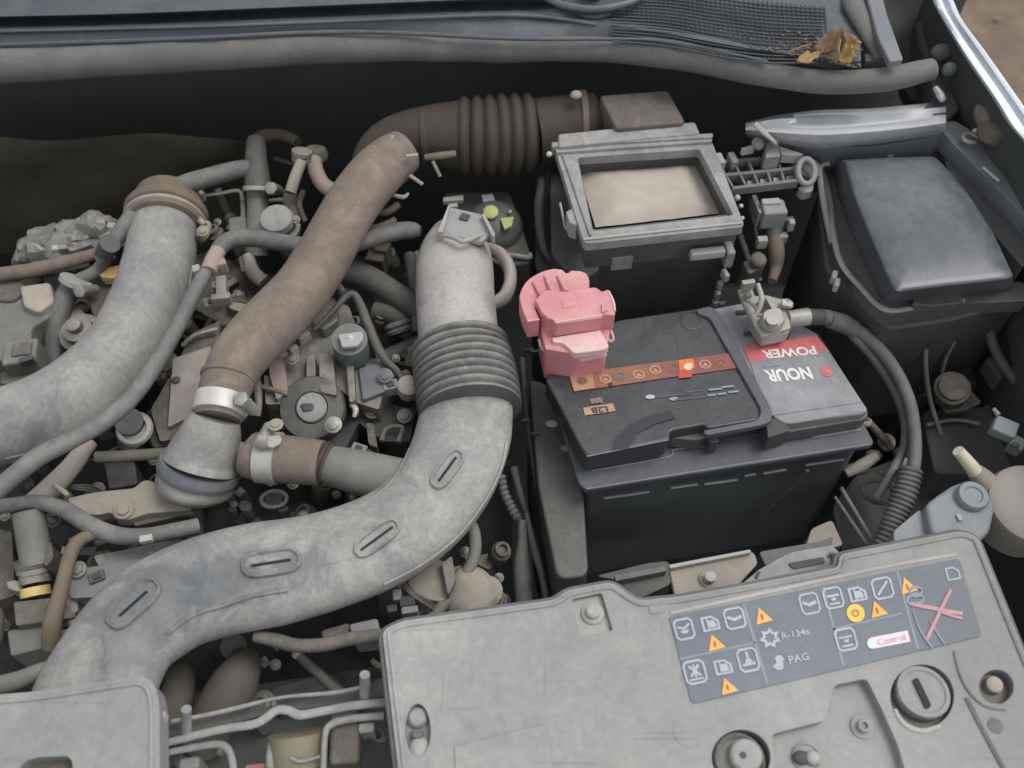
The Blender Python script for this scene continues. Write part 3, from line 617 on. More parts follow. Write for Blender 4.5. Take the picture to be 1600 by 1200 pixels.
# rear ridges and plate
g = G().prism([(872,209),(960,200),(1086,190),(1094,208),(873,229)], .878, .014, .003); g.build('rear_plate', M_frame, ab, bevel=.002)
g = G().prism([(862,222),(1114,208),(1114,214),(862,229)], .876, .012, .001); g.build('hinge_ridge', M_frame, ab, bevel=.0015)
g = G().prism([(868,232),(1112,216),(1113,221),(869,238)], .8735, .012, .001); g.build('hinge_ridge', M_frame, ab, bevel=.0015)
g = G().prism([(936,148),(1044,140),(1072,190),(962,200)], .884, .03, .006); g.build('rear_duct', M_rduct, ab, bevel=.003, seg=2)
g = G().prism([(888,252),(1102,234),(1152,345),(922,372)], .8255, .16, .006); g.build('housing', M_house, ab, bevel=.003)
g = G().prism([(858,260),(880,256),(920,372),(940,420),(905,440),(862,400)], .80, .16, .01); g.build('housing_side', M_blackd, ab, bevel=.003)
g = G().bx(972, 398, .835, 34, 10, .018, 8); g.build('latch_block', M_frame, ab, bevel=.001)
g = G().bx(1106, 390, .842, 56, 12, .010, 8); g.build('latch_block', M_coverpale, ab, bevel=.002)
g = G().bx(1140, 384, .840, 14, 26, .022, 8); g.build('latch_block', M_frame, ab, bevel=.002)
for pts in ([(875,317,.865,2),(880,340,.858,2),(884,356,.85,2),(896,366,.85,2)],): G().tube(pts, n=8).build('latch_wire', M_steel, ab)
G().prism([(884,330),(896,325),(904,345),(902,352),(890,348)], .868, .02, .002).build('latch_tab', M_frame, ab, bevel=.0015)
G().blob(P(858,241,.872), (.003,.003,.003), .1).build('rivet', M_band, ab)
for x, y, r in ((1146,297,4),(1152,309,5),(1158,322,4),(1160,341,4)): G().blob(P(x, y, .855), (r*.0006,)*3, .25, 90).build('rivet', M_band, ab)
for x, y, a in ((1134,425,20),(1126,441,10),(1122,456,10),(1118,470,10)): G().bx(x, y, .81-.0009*(y-425), 8, 14 if y == 425 else 8, .01, a).build('side_tab', M_coverpale, ab, bevel=.001)
# ================================================================ bracket grid, connector
bg_ = thing('ribbed_bracket', 'dusty grey plastic bracket with two rows of square cells beside the air filter box', 'bracket', 1195, 265, .84)
M_brk = mat('bracket_plastic', (92,93,94), .7, (138,136,130), .5, scale=30, up=.4)
def bar(p, q, w, m=M_brk, z=.862, par=bg_, nm='rib', h=.009):
    dx, dy = q[0]-p[0], q[1]-p[1]; d = math.hypot(dx, dy); nx, ny = -dy/d*w/2, dx/d*w/2
    G().prism([(p[0]+nx,p[1]+ny),(q[0]+nx,q[1]+ny),(q[0]-nx,q[1]-ny),(p[0]-nx,p[1]-ny)], z, h).build(nm, m, par, bevel=.0006)
def gp(u, v):   # grid corner
    a = (1122+ (1238-1122)*u, 252 + (243-252)*u); b = (1146+(1246-1146)*u, 293+(281-293)*u); return (a[0]+(b[0]-a[0])*v, a[1]+(b[1]-a[1])*v)
for v in (0, .5, 1): bar(gp(-.02, v), gp(1.02, v), 4.5)
for u in (0, .205, .40, .60, .80, 1): bar(gp(u, 0), gp(u, 1), 4, h=.009, z=.8612)
for i in range(1, 5):
    a, b = gp(.2*i+.03, .93), gp(.2*i+.17, .93); G().prism([(a[0],a[1]-5),(b[0],b[1]-5),(b[0]+1,b[1]+1),(a[0]+1,a[1]+1)], .8545, .003).build('cell_floor', M_coverpale, bg_)
G().prism([(1122,252),(1240,243),(1248,282),(1148,294)], .848, .006).build('back_web', M_blackd, bg_)
ke = S(1260,267,.866); ce = P(1260,268,.866); G().tube3([ce + Vector((math.cos(a)*13*ke, math.sin(a)*18*ke, math.sin(a)*.006)) for a in [q*.3 for q in range(22)]], [.0030]*22, 12).build('round_eye', M_frame, bg_)
G().lathe(P(1261,270,.852), (.1,-.2,1), [(.012,0),(.012,.008),(.007,.009),(.006,.006)], 26).build('eye_boss', M_brk, bg_)
G().prism([(1246,293),(1272,286),(1270,298),(1256,302)], .846, .01, .003).build('eye_foot', M_coverpale, bg_, bevel=.001)
G().tube([(1179,193,.905,5.5),(1196,209,.897,6),(1211,223,.885,5.5)], n=12, flat=.6).build('release_lever', M_coverpale, bg_)
G().prism([(1196,222),(1216,220),(1220,244),(1196,246)], .876, .02, .002).build('lever_mount', M_frame, bg_, bevel=.0015)
G().prism([(1216,228),(1256,241),(1244,243),(1222,242)], .874, .01, .001).build('gusset', M_coverpale, bg_, bevel=.001)
G().prism([(1158,231),(1178,225),(1180,230),(1162,234)], .878, .008, .001).build('gusset', M_coverpale, bg_, bevel=.001)
G().bx(1126, 246, .868, 10, 20, .02, 12).build('end_block', M_coverpale, bg_, bevel=.001); G().bx(1146, 245, .868, 11, 20, .02, 12).build('end_block', M_frame, bg_, bevel=.001)
G().blob(P(1185,224,.88), (.006,.006,.006), .2, 60).build('knuckle', M_frame, bg_)
cn = thing('wiring_connector', 'grey square wiring plug hanging under the ribbed bracket', 'connector', 1210, 330, .82)
G().bx(1210, 322, .846, 38, 26, .022, 5).build('plug_body', M_frame, cn, bevel=.0025, seg=3)
G().bx(1205, 313, .849, 30, 10, .012, 5).build('plug_latch', M_coverpale, cn, bevel=.0015)
G().bx(1214, 342, .832, 56, 8, .012, 5).build('plug_flange', M_black, cn, bevel=.0015)
G().bx(1184, 318, .842, 8, 34, .02, 8).build('plug_ear', M_frame, cn, bevel=.001)
G().bx(1238, 345, .836, 9, 9, .012, 5).build('plug_ear', M_coverpale, cn, bevel=.001)
G().tube([(1211,345,.825,15),(1210,362,.818,14),(1210,372,.814,14)], n=16).build('plug_boot', M_black, cn)
G().bx(1192, 372, .822, 16, 10, .012, 5).build('boot_clip', M_coverpale, cn, bevel=.001); G().bx(1224, 366, .822, 14, 10, .01, 5).build('boot_clip', M_frame, cn, bevel=.001)
G().tube([(1211,372,.815,13),(1213,395,.81,13),(1212,420,.80,10),(1206,440,.80,8)], n=16, lump=.35).build('wiring_tail', M_brass, cn)
G().tube([(1144,300,.82,5),(1152,350,.81,5),(1168,400,.80,5),(1188,440,.79,5)], n=10).build('wire_bundle', M_hosed, label='dark wire bundle dropping beside the air filter box to the battery', cat='wire')
G().tube([(1166,298,.82,4),(1178,350,.80,4),(1186,396,.79,4)], n=10).build('wire_bundle', M_black, label='black wire running down left of the square plug', cat='wire')
G().prism([(1160,408),(1190,400),(1196,416),(1170,428)], .81, .03, .004).build('cable_duct', M_black, label='black plastic wire guide above the pale battery clamp', cat='wire guide', bevel=.002)
G().lathe(P(1184,407,.815), (.2,-.3,1), [(.008,0),(.008,.003),(.006,.005),(.003,.005)], 18).build('cable_collar', M_alud, label='pale ring collar below the brown wiring tail', cat='collar')
# ================================================================ FUSE BOX
fb = thing('fuse_box', 'large fuse box with tall domed dusty grey lid at the right of the bay', 'fuse box', 1450, 350, .70)
def lidring(sc, z, dx=0, dy=0):
    q = [(1318,251),(1390,247),(1461,245),(1486,270),(1510,300),(1549,358),(1584,432),(1574,438),(1480,448),(1400,458),(1388,440),(1372,402),(1350,350),(1332,304)]
    cx, cy = 1450, 345
    return roundp([P(cx+(x-cx)*sc+dx, cy+(y-cy)*sc+dy, z) for x, y in q], .004, 3)
g = G(); rings = [(.05,.8885,0,0),(.55,.8880,0,0),(.72,.8872,0,0),(.86,.8855,0,0),(.94,.8846,0,0),(.985,.8830,0,0),(1.0,.8795,0,0),(1.02,.868,-3,1),(1.06,.850,-8,5),(1.085,.836,-11,8)]
vs = []; m_ = None
for sc, z, dx, dy in rings:
    q = lidring(sc, z, dx, dy); m_ = len(q); vs += q
g.add(vs, [(i*m_+j, i*m_+(j+1) % m_, (i+1)*m_+(j+1) % m_, (i+1)*m_+j) for i in range(len(rings)-1) for j in range(m_)] + [tuple(range(m_-1, -1, -1))])
g.build('lid', M_lid, fb, sharp=80)
# sloped left shoulder of the box and flange
g = G().prism([(1283,268),(1318,254),(1334,304),(1352,352),(1376,405),(1402,460),(1580,440),(1600,440),(1610,470),(1505,474),(1385,492),(1345,455),(1312,412),(1300,350)], .834, .016, .006); g.build('tray_flange', M_black, fb, bevel=.003)
g = G().tube([(1284,266,.838,5),(1296,310,.838,5),(1302,360,.838,5),(1314,410,.838,5),(1346,450,.836,5),(1384,484,.834,5),(1440,478,.834,4.5),(1506,468,.834,4)], n=12, sub=6, flat=.7); g.build('flange_bead', M_frame, fb)
g = G().tube([(1334,440,.815,3.5),(1358,470,.812,3.5),(1396,512,.806,3.5),(1440,508,.806,3),(1480,500,.806,3)], n=10); g.build('lower_bead', M_frame, fb)
g = G().prism([(1276,300),(1330,290),(1420,440),(1590,440),(1600,470),(1490,500),(1390,514),(1340,470),(1290,420)], .820, .16, .008); g.build('tray', M_blackd, fb, bevel=.003)
G().prism([(1430,462),(1500,452),(1508,464),(1500,474),(1450,478),(1425,474)], .842, .01, .003).build('tray_latch', M_black, fb, bevel=.002)
for x, y in ((1305,428),(1309,440)): G().bx(x, y, .836, 8, 14, .01, -20).build('flange_tab', M_coverpale, fb, bevel=.001)
G().tube([(1296,256,.852,4),(1282,262,.85,4),(1284,300,.848,5),(1300,380,.83,5)], n=8).build('box_rib', M_frame, fb)
# ================================================================ right lower area
br = thing('hood_latch_bracket', 'dusty round spool on a flat bracket under the fuse box', 'bracket', 1485, 615, .72)
G().lathe(P(1484,612,.735), (-.2,-.3,1), [(.018,0),(.017,.012),(.0135,.013),(.0135,.017),(.006,.019),(.003,.018)], 30).build('spool', M_alud, br)
G().prism([(1468,628),(1512,604),(1535,628),(1512,640),(1480,645)], .728, .005, .003).build('bracket_plate', M_alud, br, bevel=.001)
G().tube([(1498,480,.80,3),(1492,530,.78,3),(1478,560,.76,3),(1470,590,.74,3)], n=8).build('control_rod', M_alud, br)
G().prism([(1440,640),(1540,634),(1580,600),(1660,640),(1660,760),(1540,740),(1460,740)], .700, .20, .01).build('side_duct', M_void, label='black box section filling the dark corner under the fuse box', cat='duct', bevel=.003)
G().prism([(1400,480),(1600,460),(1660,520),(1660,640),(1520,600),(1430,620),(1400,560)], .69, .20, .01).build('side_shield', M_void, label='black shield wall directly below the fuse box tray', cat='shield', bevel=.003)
lg = thing('small_plug', 'pale blue green plug hanging at the right edge above the round beige cap', 'connector', 1575, 672, .77)
G().bx(1573, 664, .785, 36, 24, .014, -30, 10).build('plug_body', mat('pale_teal_plastic', (128,142,142), .5, (152,157,153), .5), lg, bevel=.002)
G().bx(1592, 690, .78, 22, 20, .014, -35).build('plug_nose', M_green, lg, bevel=.002)
G().tube([(1552,638,.79,3),(1560,648,.788,4)], sub=3, n=8).build('plug_tip', M_beige, lg)
G().blob(P(1586,696,.782), (.004,.003,.003), .1).build('plug_hole', M_blackd, lg)
fn = thing('filler_neck', 'short cream tube stub standing beside the round beige cap', 'filler neck', 1515, 730, .76)
G().tube([(1497,704,.800,9),(1512,722,.79,10.5),(1526,740,.78,12)], n=20).build('neck_tube', mat('cream_plastic', (212,202,176), .4, (214,206,188), .5), fn)
G().tube([(1524,736,.782,13),(1540,756,.772,20),(1552,775,.76,26)], n=20).build('neck_cone', M_beige, fn)
G().lathe(P(1606,792,.770), (0,-.1,1), [(.036,-.03),(.038,.0),(.036,.008),(.030,.012),(.012,.014)], 48).build('reservoir_cap', mat('beige_cap', (160,154,144), .6, (172,164,150), .65, up=.2, scale=12), label='big round dusty beige cap cut by the right edge of the photo', cat='cap')
wr = thing('washer_reservoir', 'pale blue grey reservoir with small round cap behind the corner of the label cover', 'reservoir', 1490, 800, .76)
G().prism([(1447,787),(1462,775),(1490,756),(1512,750),(1540,760),(1556,790),(1548,830),(1526,850),(1466,852),(1452,822)], .790, .04, .006).build('tank', M_pale, wr, bevel=.004, seg=3)
G().lathe(P(1516,779,.789), (0,-.05,1), [(.0135,0),(.0135,.006),(.012,.008),(.008,.008),(.007,.0065),(.002,.0065)], 30).build('tank_cap', M_pale, wr)
G().bx(1500, 808, .7925, 8, 10, .004).build('tank_nub', M_coverpale, wr, bevel=.001)
G().prism([(1396,830),(1438,795),(1462,870),(1402,880)], .780, .05, .004).build('tank_lobe', M_pale, wr, bevel=.003)
G().prism([(1437,800),(1447,796),(1466,846),(1450,850)], .774, .02, .001).build('tank_gap', M_blackd, wr)
G().tube([(1452,500,.79,4),(1446,560,.77,4),(1452,620,.74,4),(1470,680,.72,4)], n=8).build('dark_wire', M_black, label='thin black wire dropping in the shade right of the cable loop', cat='wire')
G().tube([(1540,470,.79,7),(1552,540,.77,8),(1590,600,.75,8),(1640,640,.74,8)], n=12).build('shaded_hose', M_hosed, label='dim hose running down from the fuse box at the right edge', cat='hose')
G().prism([(1540,560),(1580,548),(1600,575),(1562,592)], .745, .02, .003).build('shade_clip', M_alud, label='dim metal clip in the shade at the right edge under the fuse box', cat='clip', bevel=.001)
G().tube([(1448,664,.708,3),(1490,656,.708,3),(1530,662,.708,3)], n=8).build('duct_bead', M_beige, label='faint curved bead on the dark box above the cream tube stub', cat='bead')
# pocket of small parts right of the battery
pc = thing('hose_junction', 'dusty brown jumble of pipe unions under the battery front corner', 'pipe union', 1380, 720, .70)
for x, y, z, r, s_ in ((1384,690,.72,13,(1,1.2,1)),(1410,708,.725,12,(1,.8,1)),(1362,712,.715,14,(1.1,.8,.9)),(1338,732,.71,14,(1.4,.7,.7)),(1408,722,.72,11,(1,1,1)),(1352,660,.745,7,(1.4,1.2,1))):
    G().blob(P(x, y, z), tuple(r*.0006*k for k in s_), .3, 55).build('union', M_alud if x % 4 else M_beige, pc)
G().tube([(1350,652,.75,5),(1372,676,.735,6),(1392,700,.72,7)], n=10).build('union_pipe', M_alud, pc)
G().tube([(1322,740,.71,7),(1345,728,.715,10),(1370,712,.72,8)], n=14).build('union_pipe', M_beige, pc)
k = S(1372,770,.70); c = P(1372,768,.70); G().tube3([c + Vector((math.cos(a)*24*k, math.sin(a)*20*k, 0)) for a in [i*.3 for i in range(22)]], [.0022]*22, 8).build('pocket_ring', M_hosed, label='dark ring rim inside the pocket left of the corrugated conduit', cat='ring')
for pts, lb in (([(1374,736,.72,3),(1404,768,.71,3)], 'thin metal rod crossing the pocket toward the corrugated conduit'), ([(1314,762,.72,3.4),(1364,846,.71,3.4)], 'longer grey rod slanting down to the label cover edge'), ([(1304,776,.715,2.6),(1354,850,.705,4)], 'thin rough rod left of the longer grey rod')):
    G().tube(pts, sub=6, n=8, lump=.2).build('metal_rod', M_hose, label=lb, cat='rod')
G().prism([(1300,790),(1340,740),(1440,700),(1460,800),(1400,860),(1320,880)], .66, .14, .01).build('pocket_floor', M_blackd, label='black tray floor in the pocket right of the battery', cat='tray', bevel=.003)
G().prism([(1268,826),(1300,812),(1318,852),(1256,864)], .70, .03, .004).build('body_mount', M_beige, label='pale foot of the body mount at the lower right of the battery', cat='mount', bevel=.003)
# ================================================================ battery tray and left cavity
tr = thing('battery_tray', 'black plastic tray wall standing along the left side of the battery', 'battery tray', 850, 740, .55)
G().prism([(826,590),(858,600),(912,765),(920,900),(870,905),(840,760)], .745, .20, .01).build('tray_wall', M_black, tr, bevel=.003)
G().tube([(815,560,.74,5),(822,640,.73,5),(836,740,.72,5),(846,800,.70,5)], n=10).build('tray_rib', M_black, tr)
for x, y in ((822,655),(836,676),(828,545),(834,548)): G().bx(x, y, .75, 14, 3, .006, 8).build('tray_notch', M_hosed, tr, bevel=.001)
G().prism([(930,900),(1010,880),(1046,876),(1050,912),(1000,935),(960,905)], .71, .05, .006).build('tray_foot', M_black, tr, bevel=.003)
G().prism([(960,898),(1040,884),(1042,892),(962,908)], .72, .01, .001).build('tray_foot_rib', M_hose, tr, bevel=.001)
hn = thing('wiring_harness', 'grey taped wiring conduit dropping along the gap left of the battery', 'harness', 805, 840, .66)
G().tube([(782,742,.73,7),(790,775,.72,7),(806,806,.71,7),(812,812,.71,5)], n=14, corr=(.0008,.005), lump=.1).build('harness_upper', M_hose, hn)
G().tube([(802,730,.73,7),(812,770,.72,6),(822,800,.71,5)], n=12).build('harness_side', M_hosed, hn)
G().tube([(816,812,.71,7),(816,850,.70,9),(815,885,.69,14),(818,930,.68,15),(820,980,.67,15)], n=18, lump=.12).build('harness_lower', M_hose, hn)
G().tube([(822,800,.71,4),(836,860,.70,6),(848,905,.69,5),(856,960,.68,4)], n=10, lump=.3).build('harness_strap', M_hose, hn)
sb = thing('mount_plate', 'pale steel plate with one bolt between the battery and the label cover', 'bracket', 1110, 900, .77)
G().prism([(1045,884),(1172,860),(1180,866),(1184,880),(1150,918),(1056,940)], .790, .006, .002).build('plate', M_beige, sb, bevel=.0015)
G().prism([(1045,882),(1172,858),(1174,863),(1047,888)], .796, .006, .001).build('plate_fold', M_coverpale, sb, bevel=.001)
bolt(sb, 1106, 905, .791, 9, M_beige, ax=(.1,-.2,1)); G().lathe(P(1109,904,.794), (0,0,1), [(.0045,0),(.0045,.0045),(.003,.005)], 20).build('bolt_boss', M_coverpale, sb)
lk = thing('latch_plate', 'grey plate with a long dark slot behind the label cover edge', 'bracket', 1240, 880, .78)
G().prism([(1160,912),(1186,890),(1226,868),(1240,862),(1300,852),(1312,864),(1312,884),(1300,895)], .794, .006, .002).build('plate', M_frame, lk, bevel=.001)
G().prism([(1231,880),(1286,870),(1290,879),(1240,889)], .7952, .0035, .002).build('plate_slot', M_blackd, lk)
G().tube([(1296,866,.797,3),(1304,868,.797,4),(1304,880,.797,4)], n=8).build('plate_lip', M_lip, lk)
G().bx(1184, 898, .7955, 4, 10, .002, -30).build('plate_slot', M_blackd, lk)
G().prism([(1186,862),(1280,846),(1302,838),(1300,852),(1196,884)], .765, .03, .003).build('lower_rail', M_black, lk, bevel=.002)
# ================================================================ MAIN INTAKE DUCT
mdp = [(714,366,.800,40),(711,392,.802,54),(711,425,.803,61),(712,470,.803,62),(720,560,.803,63)]
up = G().tube(mdp, sub=10, n=40, flat=.85, lump=.035)
upo = up.build('intake_scoop', M_scoop, label='pale dusty upper duct section with a clear lug at its top end', cat='air duct')
G().prism([(700,322),(752,334),(770,362),(752,378),(722,372),(690,362)], .838, .006, .003).build('lug_plate', mat('clear_dusty_lug', (150,148,146), .5, (176,172,166), .4), upo, bevel=.0015)
G().prism([(700,322),(703,320),(692,362),(684,362)], .846, .016, .001).build('lug_wall', M_coverpale, upo, bevel=.001)
G().prism([(752,334),(757,334),(774,366),(770,370)], .844, .012, .001).build('lug_wall', M_coverpale, upo, bevel=.001)
G().bx(726, 338, .8400, 15, 12, .0025, -20).build('lug_slot', M_blackd, upo, bevel=.001)
G().tube([(684,366,.838,3),(708,371,.844,4),(725,377,.846,4),(752,366,.842,3)], n=10).build('lug_seam', M_coverpale, upo)
G().tube([(764,388,.802,7),(782,398,.804,9),(795,418,.803,10),(797,442,.802,10),(788,464,.80,10),(770,476,.80,8)], n=16, flat=1.6).build('scoop_loop', mat('loop_plastic', (150,144,136), .6, (176,166,154), .6), upo)
bl = [(719,540,.803,70),(720,545,.803,73),(722,560,.803,74),(727,585,.803,76),(732,620,.803,77),(735,642,.803,76)]
G().tube(bl, sub=10, n=48, flat=.88, corr=(.0031,.0086)).build('duct_bellows', M_bell, label='dark grey ribbed rubber bellows joining the two pale duct sections', cat='bellows')
main = [(728,612,.800,70),(729,640,.800,72),(725,672,.800,75),(716,706,.800,76),(699,748,.800,76),(670,787,.800,77),(628,824,.800,79),(576,852,.800,80),(515,874,.800,82),(452,889,.800,86),(395,899,.800,88),(340,912,.800,87),(288,930,.800,87),(238,958,.800,88),(198,994,.800,86),(168,1040,.800,90),(145,1090,.800,95),(130,1150,.80,95)]
mg = G().tube(main, sub=8, n=48, flat=.62, lump=.02)
mdo = mg.build('intake_duct', M_duct, label='long dusty grey plastic intake duct sweeping across the lower left', cat='air duct')
B = bvh(mdo)
def onsurf(px, py, tree=B):
    o, d = ray(px, py); h = tree.ray_cast(o, d); return (h[0], h[1]) if h[0] else (P(px, py, .84), Vector((0,0,1)))
def padslot(cx, cy, L, W, ang, slot, dark=False):
    """raised oblong pad with slit following the duct surface"""
    g = G(); rings = [(1.0,-.001),(1.0,.0015),(.90,.0034),(.78,.0034),(.70,.0008),(.35,.0006),(.02,.0006)]; n = 36; vs = []
    ca, sa = math.cos(math.radians(ang)), -math.sin(math.radians(ang))
    for sc, h in rings:
        for j in range(n):
            a = 2*math.pi*j/n; u = math.copysign(abs(math.cos(a))**.55, math.cos(a))*L/2*(sc if sc < .5 else 1-(1-sc)*W/L); v = math.copysign(abs(math.sin(a))**.8, math.sin(a))*W/2*sc
            p, nm = onsurf(cx + u*ca - v*sa, cy + u*sa + v*ca); vs.append(p + nm*h)
    g.add(vs, [(i*n+j, i*n+(j+1) % n, (i+1)*n+(j+1) % n, (i+1)*n+j) for i in range(len(rings)-1) for j in range(n)])
    g.open = True; pad = g.build('slot_pad', M_bell if dark else M_duct, mdo, sharp=60)
    g = G(); vs = []
    for (u, v) in ((-slot/2,-1.8),(slot/2,-1.8),(slot/2,1.8),(-slot/2,1.8)):
        p, nm = onsurf(cx + u*ca - v*sa, cy + u*sa + v*ca); vs += [p + nm*.0016]
    for (u, v) in ((-slot/2,-1.8),(slot/2,-1.8),(slot/2,1.8),(-slot/2,1.8)):
        p, nm = onsurf(cx + u*ca - v*sa, cy + u*sa + v*ca); vs += [p - nm*.002]
    g.add(vs, [(0,1,2,3),(7,6,5,4),(0,4,5,1),(1,5,6,2),(2,6,7,3),(3,7,4,0)]); g.build('slit', F_slot, pad)
padslot(699,734, 72, 30, 54, 46); padslot(589,842, 84, 32, 36, 62); padslot(424,880, 96, 42, 9, 62); padslot(209,944, 104, 42, 42, 58)
# seam ridge on the outer flank
def ridge(pts, r, par, m, nm, off=.001, tree=B, n=8):
    q = [onsurf(x, y, tree) for x, y in [s for s in spline([tuple(map(float, p)) for p in pts], 8)]]
    G().tube3([p + nm_*off for p, nm_ in q], [r*.00055]*len(q), n).build(nm, m, par)
ridge([(790,690),(782,730),(758,780),(715,836),(660,880),(600,912)], 2.2, mdo, M_duct, 'seam_ridge')
ridge([(263,990),(300,962),(350,946),(400,930),(450,922)], 4.0, mdo, M_duct, 'mould_ridge', off=-.0005)
ridge([(640,836),(560,868),(500,884)], 1.6, mdo, M_duct, 'mould_ridge', off=-.0003)
ridge([(640,700),(612,752),(560,792),(500,812),(420,826),(330,846),(250,872),(180,920)], 1.8, mdo, M_duct, 'seam_ridge', off=-.0002)
# worn dark patch, follows the pressing on the duct
def patch(poly, par, m, nm, tree=B, off=.0006, sub=10):
    g = G(); vs = []; cx = sum(p[0] for p in poly)/len(poly); cy = sum(p[1] for p in poly)/len(poly)
    ring = spline([tuple(map(float, p)) for p in poly + poly[:1]], 5)[:-1]; n = len(ring)
    for k, h in ((1.0, -.0004),(.94, off),(.6, off),(.25, off),(.02, off)):
        for (x, y) in ring: p, q = onsurf(cx+(x-cx)*k, cy+(y-cy)*k, tree); vs.append(p + q*h)
    g.add(vs, [(i*n+j, i*n+(j+1) % n, (i+1)*n+(j+1) % n, (i+1)*n+j) for i in range(4) for j in range(n)]); g.open = True; g.build(nm, m, par, sharp=80)
M_wear = mat('wiped_plastic', (92,95,98), .5, (134,134,132), .45, scale=24, up=0)
# ================================================================ LEFT DUCT
ldp = [(-80,682,.800,60),(-20,672,.800,60),(40,656,.800,61),(98,632,.800,63),(150,598,.800,64),(190,556,.800,62),(217,510,.800,60),(236,460,.800,57),(248,412,.800,54),(254,372,.800,52),(257,350,.800,51)]
ldo = G().tube(ldp, sub=8, n=44, lump=.02).build('turbo_hose', M_duct, label='thick dusty grey hose curving down to the left edge of the photo', cat='hose')
BL = bvh(ldo)
ridge([(300,420),(285,490),(250,560),(200,618),(140,664),(70,700),(10,716)], 2.0, ldo, M_duct, 'seam_ridge', off=-.0002, tree=BL)
def wp(l, px, py): return P(px, py, l)
a, b = P(258,352,.80), P(261,330,.80); r_ = 56*S(258,350,.8)
ax_ = (b-a).normalized()
co = thing('hose_collar', 'brown round collar clamping the upper end of the thick left hose', 'hose collar', 262, 345, .76)
G().lathe(a - ax_*.006, ax_, [(r_*.98,0),(r_*1.06,.001),(r_*1.08,.006),(r_*1.04,.0075),(r_*1.04,.012),(r_*1.12,.014),(r_*1.14,.022),(r_*1.05,.024),(r_*.9,.045)], 44).build('collar_body', M_brass, co)
G().lathe(a - ax_*.001, ax_, [(r_*1.09,0),(r_*1.13,.001),(r_*1.13,.004),(r_*1.09,.005)], 44).build('collar_ring', M_beige, co)
G().tube([(322,352,.795,9),(318,364,.80,10),(312,374,.80,8)], n=14).build('collar_ear', M_beige, co)
bolt(co, 317, 361, .812, 6, M_beige, ax=(.1,-.3,1)); G().tube([(292,326,.81,4),(308,340,.808,5),(320,352,.806,5)], n=10).build('collar_strap', M_beige, co)
# ================================================================ THIN HOSES
G().tube([(-40,795,.842,15),(20,745,.842,15),(60,714,.842,15),(110,688,.842,14.5),(160,660,.842,14),(205,622,.842,13.5),(246,565,.842,13),(280,505,.842,12.5),(305,455,.842,12),(325,420,.84,11),(333,405,.838,10)], n=22).build('vacuum_hose', M_hose, label='long thin blue grey hose running diagonally beside the thick left hose', cat='hose')
tp = thing('hose_elbow', 'pinkish elbow fitting at the top of the long thin hose', 'elbow fitting', 335, 402, .83)
G().tube([(326,424,.842,12.5),(334,405,.842,13),(341,392,.842,12)], n=18).build('elbow_body', M_peach, tp)
G().bx(345, 408, .845, 14, 12, .014, 20).build('elbow_clip', M_peach, tp, bevel=.0015); G().bx(306, 418, .83, 12, 12, .012, 20).build('elbow_tab', M_coverpale, tp, bevel=.001)
G().tube([(338,398,.828,12),(345,386,.828,13),(362,375,.826,14),(395,372,.822,14),(440,379,.818,14),(490,386,.814,14),(540,383,.81,14),(590,370,.808,14),(625,361,.806,14),(646,360,.806,13),(656,362,.806,8)], n=20).build('breather_hose', M_hose, label='grey hose crossing behind the brown hose and ending near the pale duct', cat='hose')
G().tube([(158,404,.80,12),(172,388,.81,12),(196,352,.82,13),(222,322,.82,14),(252,304,.82,14),(286,290,.82,15),(330,276,.82,15),(372,265,.82,14),(392,262,.82,12)], n=20, lump=.08).build('heater_pipe', M_hose, label='pale pipe arching above the brown collar at upper left', cat='pipe')
G().tube([(172,380,.822,16),(160,400,.80,13)], sub=3, n=16).build('pipe_union', M_hosed, label='dark union at the lower end of the arching pale pipe', cat='pipe union')
G().tube([(166,404,.79,10),(150,424,.785,10),(128,436,.782,11),(116,442,.78,12)], n=16).build('short_link_hose', M_green, label='short green grey link hose between the arching pipe and the ring clip', cat='hose')
hd = thing('drain_hose', 'dusty hose with pale ring clip dropping at far left', 'hose', 100, 500, .72)
G().tube([(112,446,.78,15),(100,470,.775,16),(90,505,.765,16),(87,545,.75,17),(88,600,.73,17)], n=20).build('hose_body', M_hose, hd)
a, b = P(116,440,.79), P(108,460,.78); clamp(hd, a, b, 20*S(110,450,.78), .006, M_coverpale, screw=(1,0,.3), name='ring_clip')
G().tube([(-60,440,.79,11),(0,429,.79,11),(60,420,.79,11),(120,405,.79,10),(152,396,.79,9)], n=18).build('fuel_hose', M_brown, label='brown grey hose lying level under the silver heat shield', cat='hose')
G().tube([(20,436,.775,4),(80,424,.775,4),(140,414,.775,4)], n=8).build('fuel_line', M_beige, label='thin pale line just under the level brown hose', cat='pipe')
vp = thing('coolant_pipe', 'upright grey pipe with dark hose and spring clip near the back', 'pipe', 402, 310, .76)
G().tube([(402,300,.80,17),(403,330,.79,17),(401,375,.78,18),(402,400,.77,18)], n=20).build('pipe_body', M_green, vp)
G().tube([(400,222,.82,15),(400,250,.82,17),(402,278,.812,20),(403,298,.806,20)], n=20).build('pipe_hose', M_hosed, vp)
a, b = P(403,296,.806), P(403,310,.80); clamp(vp, a, b, 21*S(403,296,.806), .005, M_coverpale, screw=(1,.2,.3), name='spring_clip')
G().tube([(398,226,.82,11),(410,214,.82,11),(440,212,.82,10),(465,222,.82,9)], n=14).build('hose_bend', M_brownd, vp)
sr = thing('sensor_stalk', 'pale metal stalk with ribbed head standing left of the brown hose', 'sensor', 460, 290, .78)
G().tube([(472,250,.845,8),(462,275,.835,9),(454,300,.825,9)], n=16).build('stalk', M_beige, sr)
G().lathe(P(471,250,.838), (.2,.35,1), [(.010,0),(.010,.003),(.0085,.004),(.0105,.006),(.0105,.010),(.006,.011)], 20).build('stalk_head', M_alu, sr)
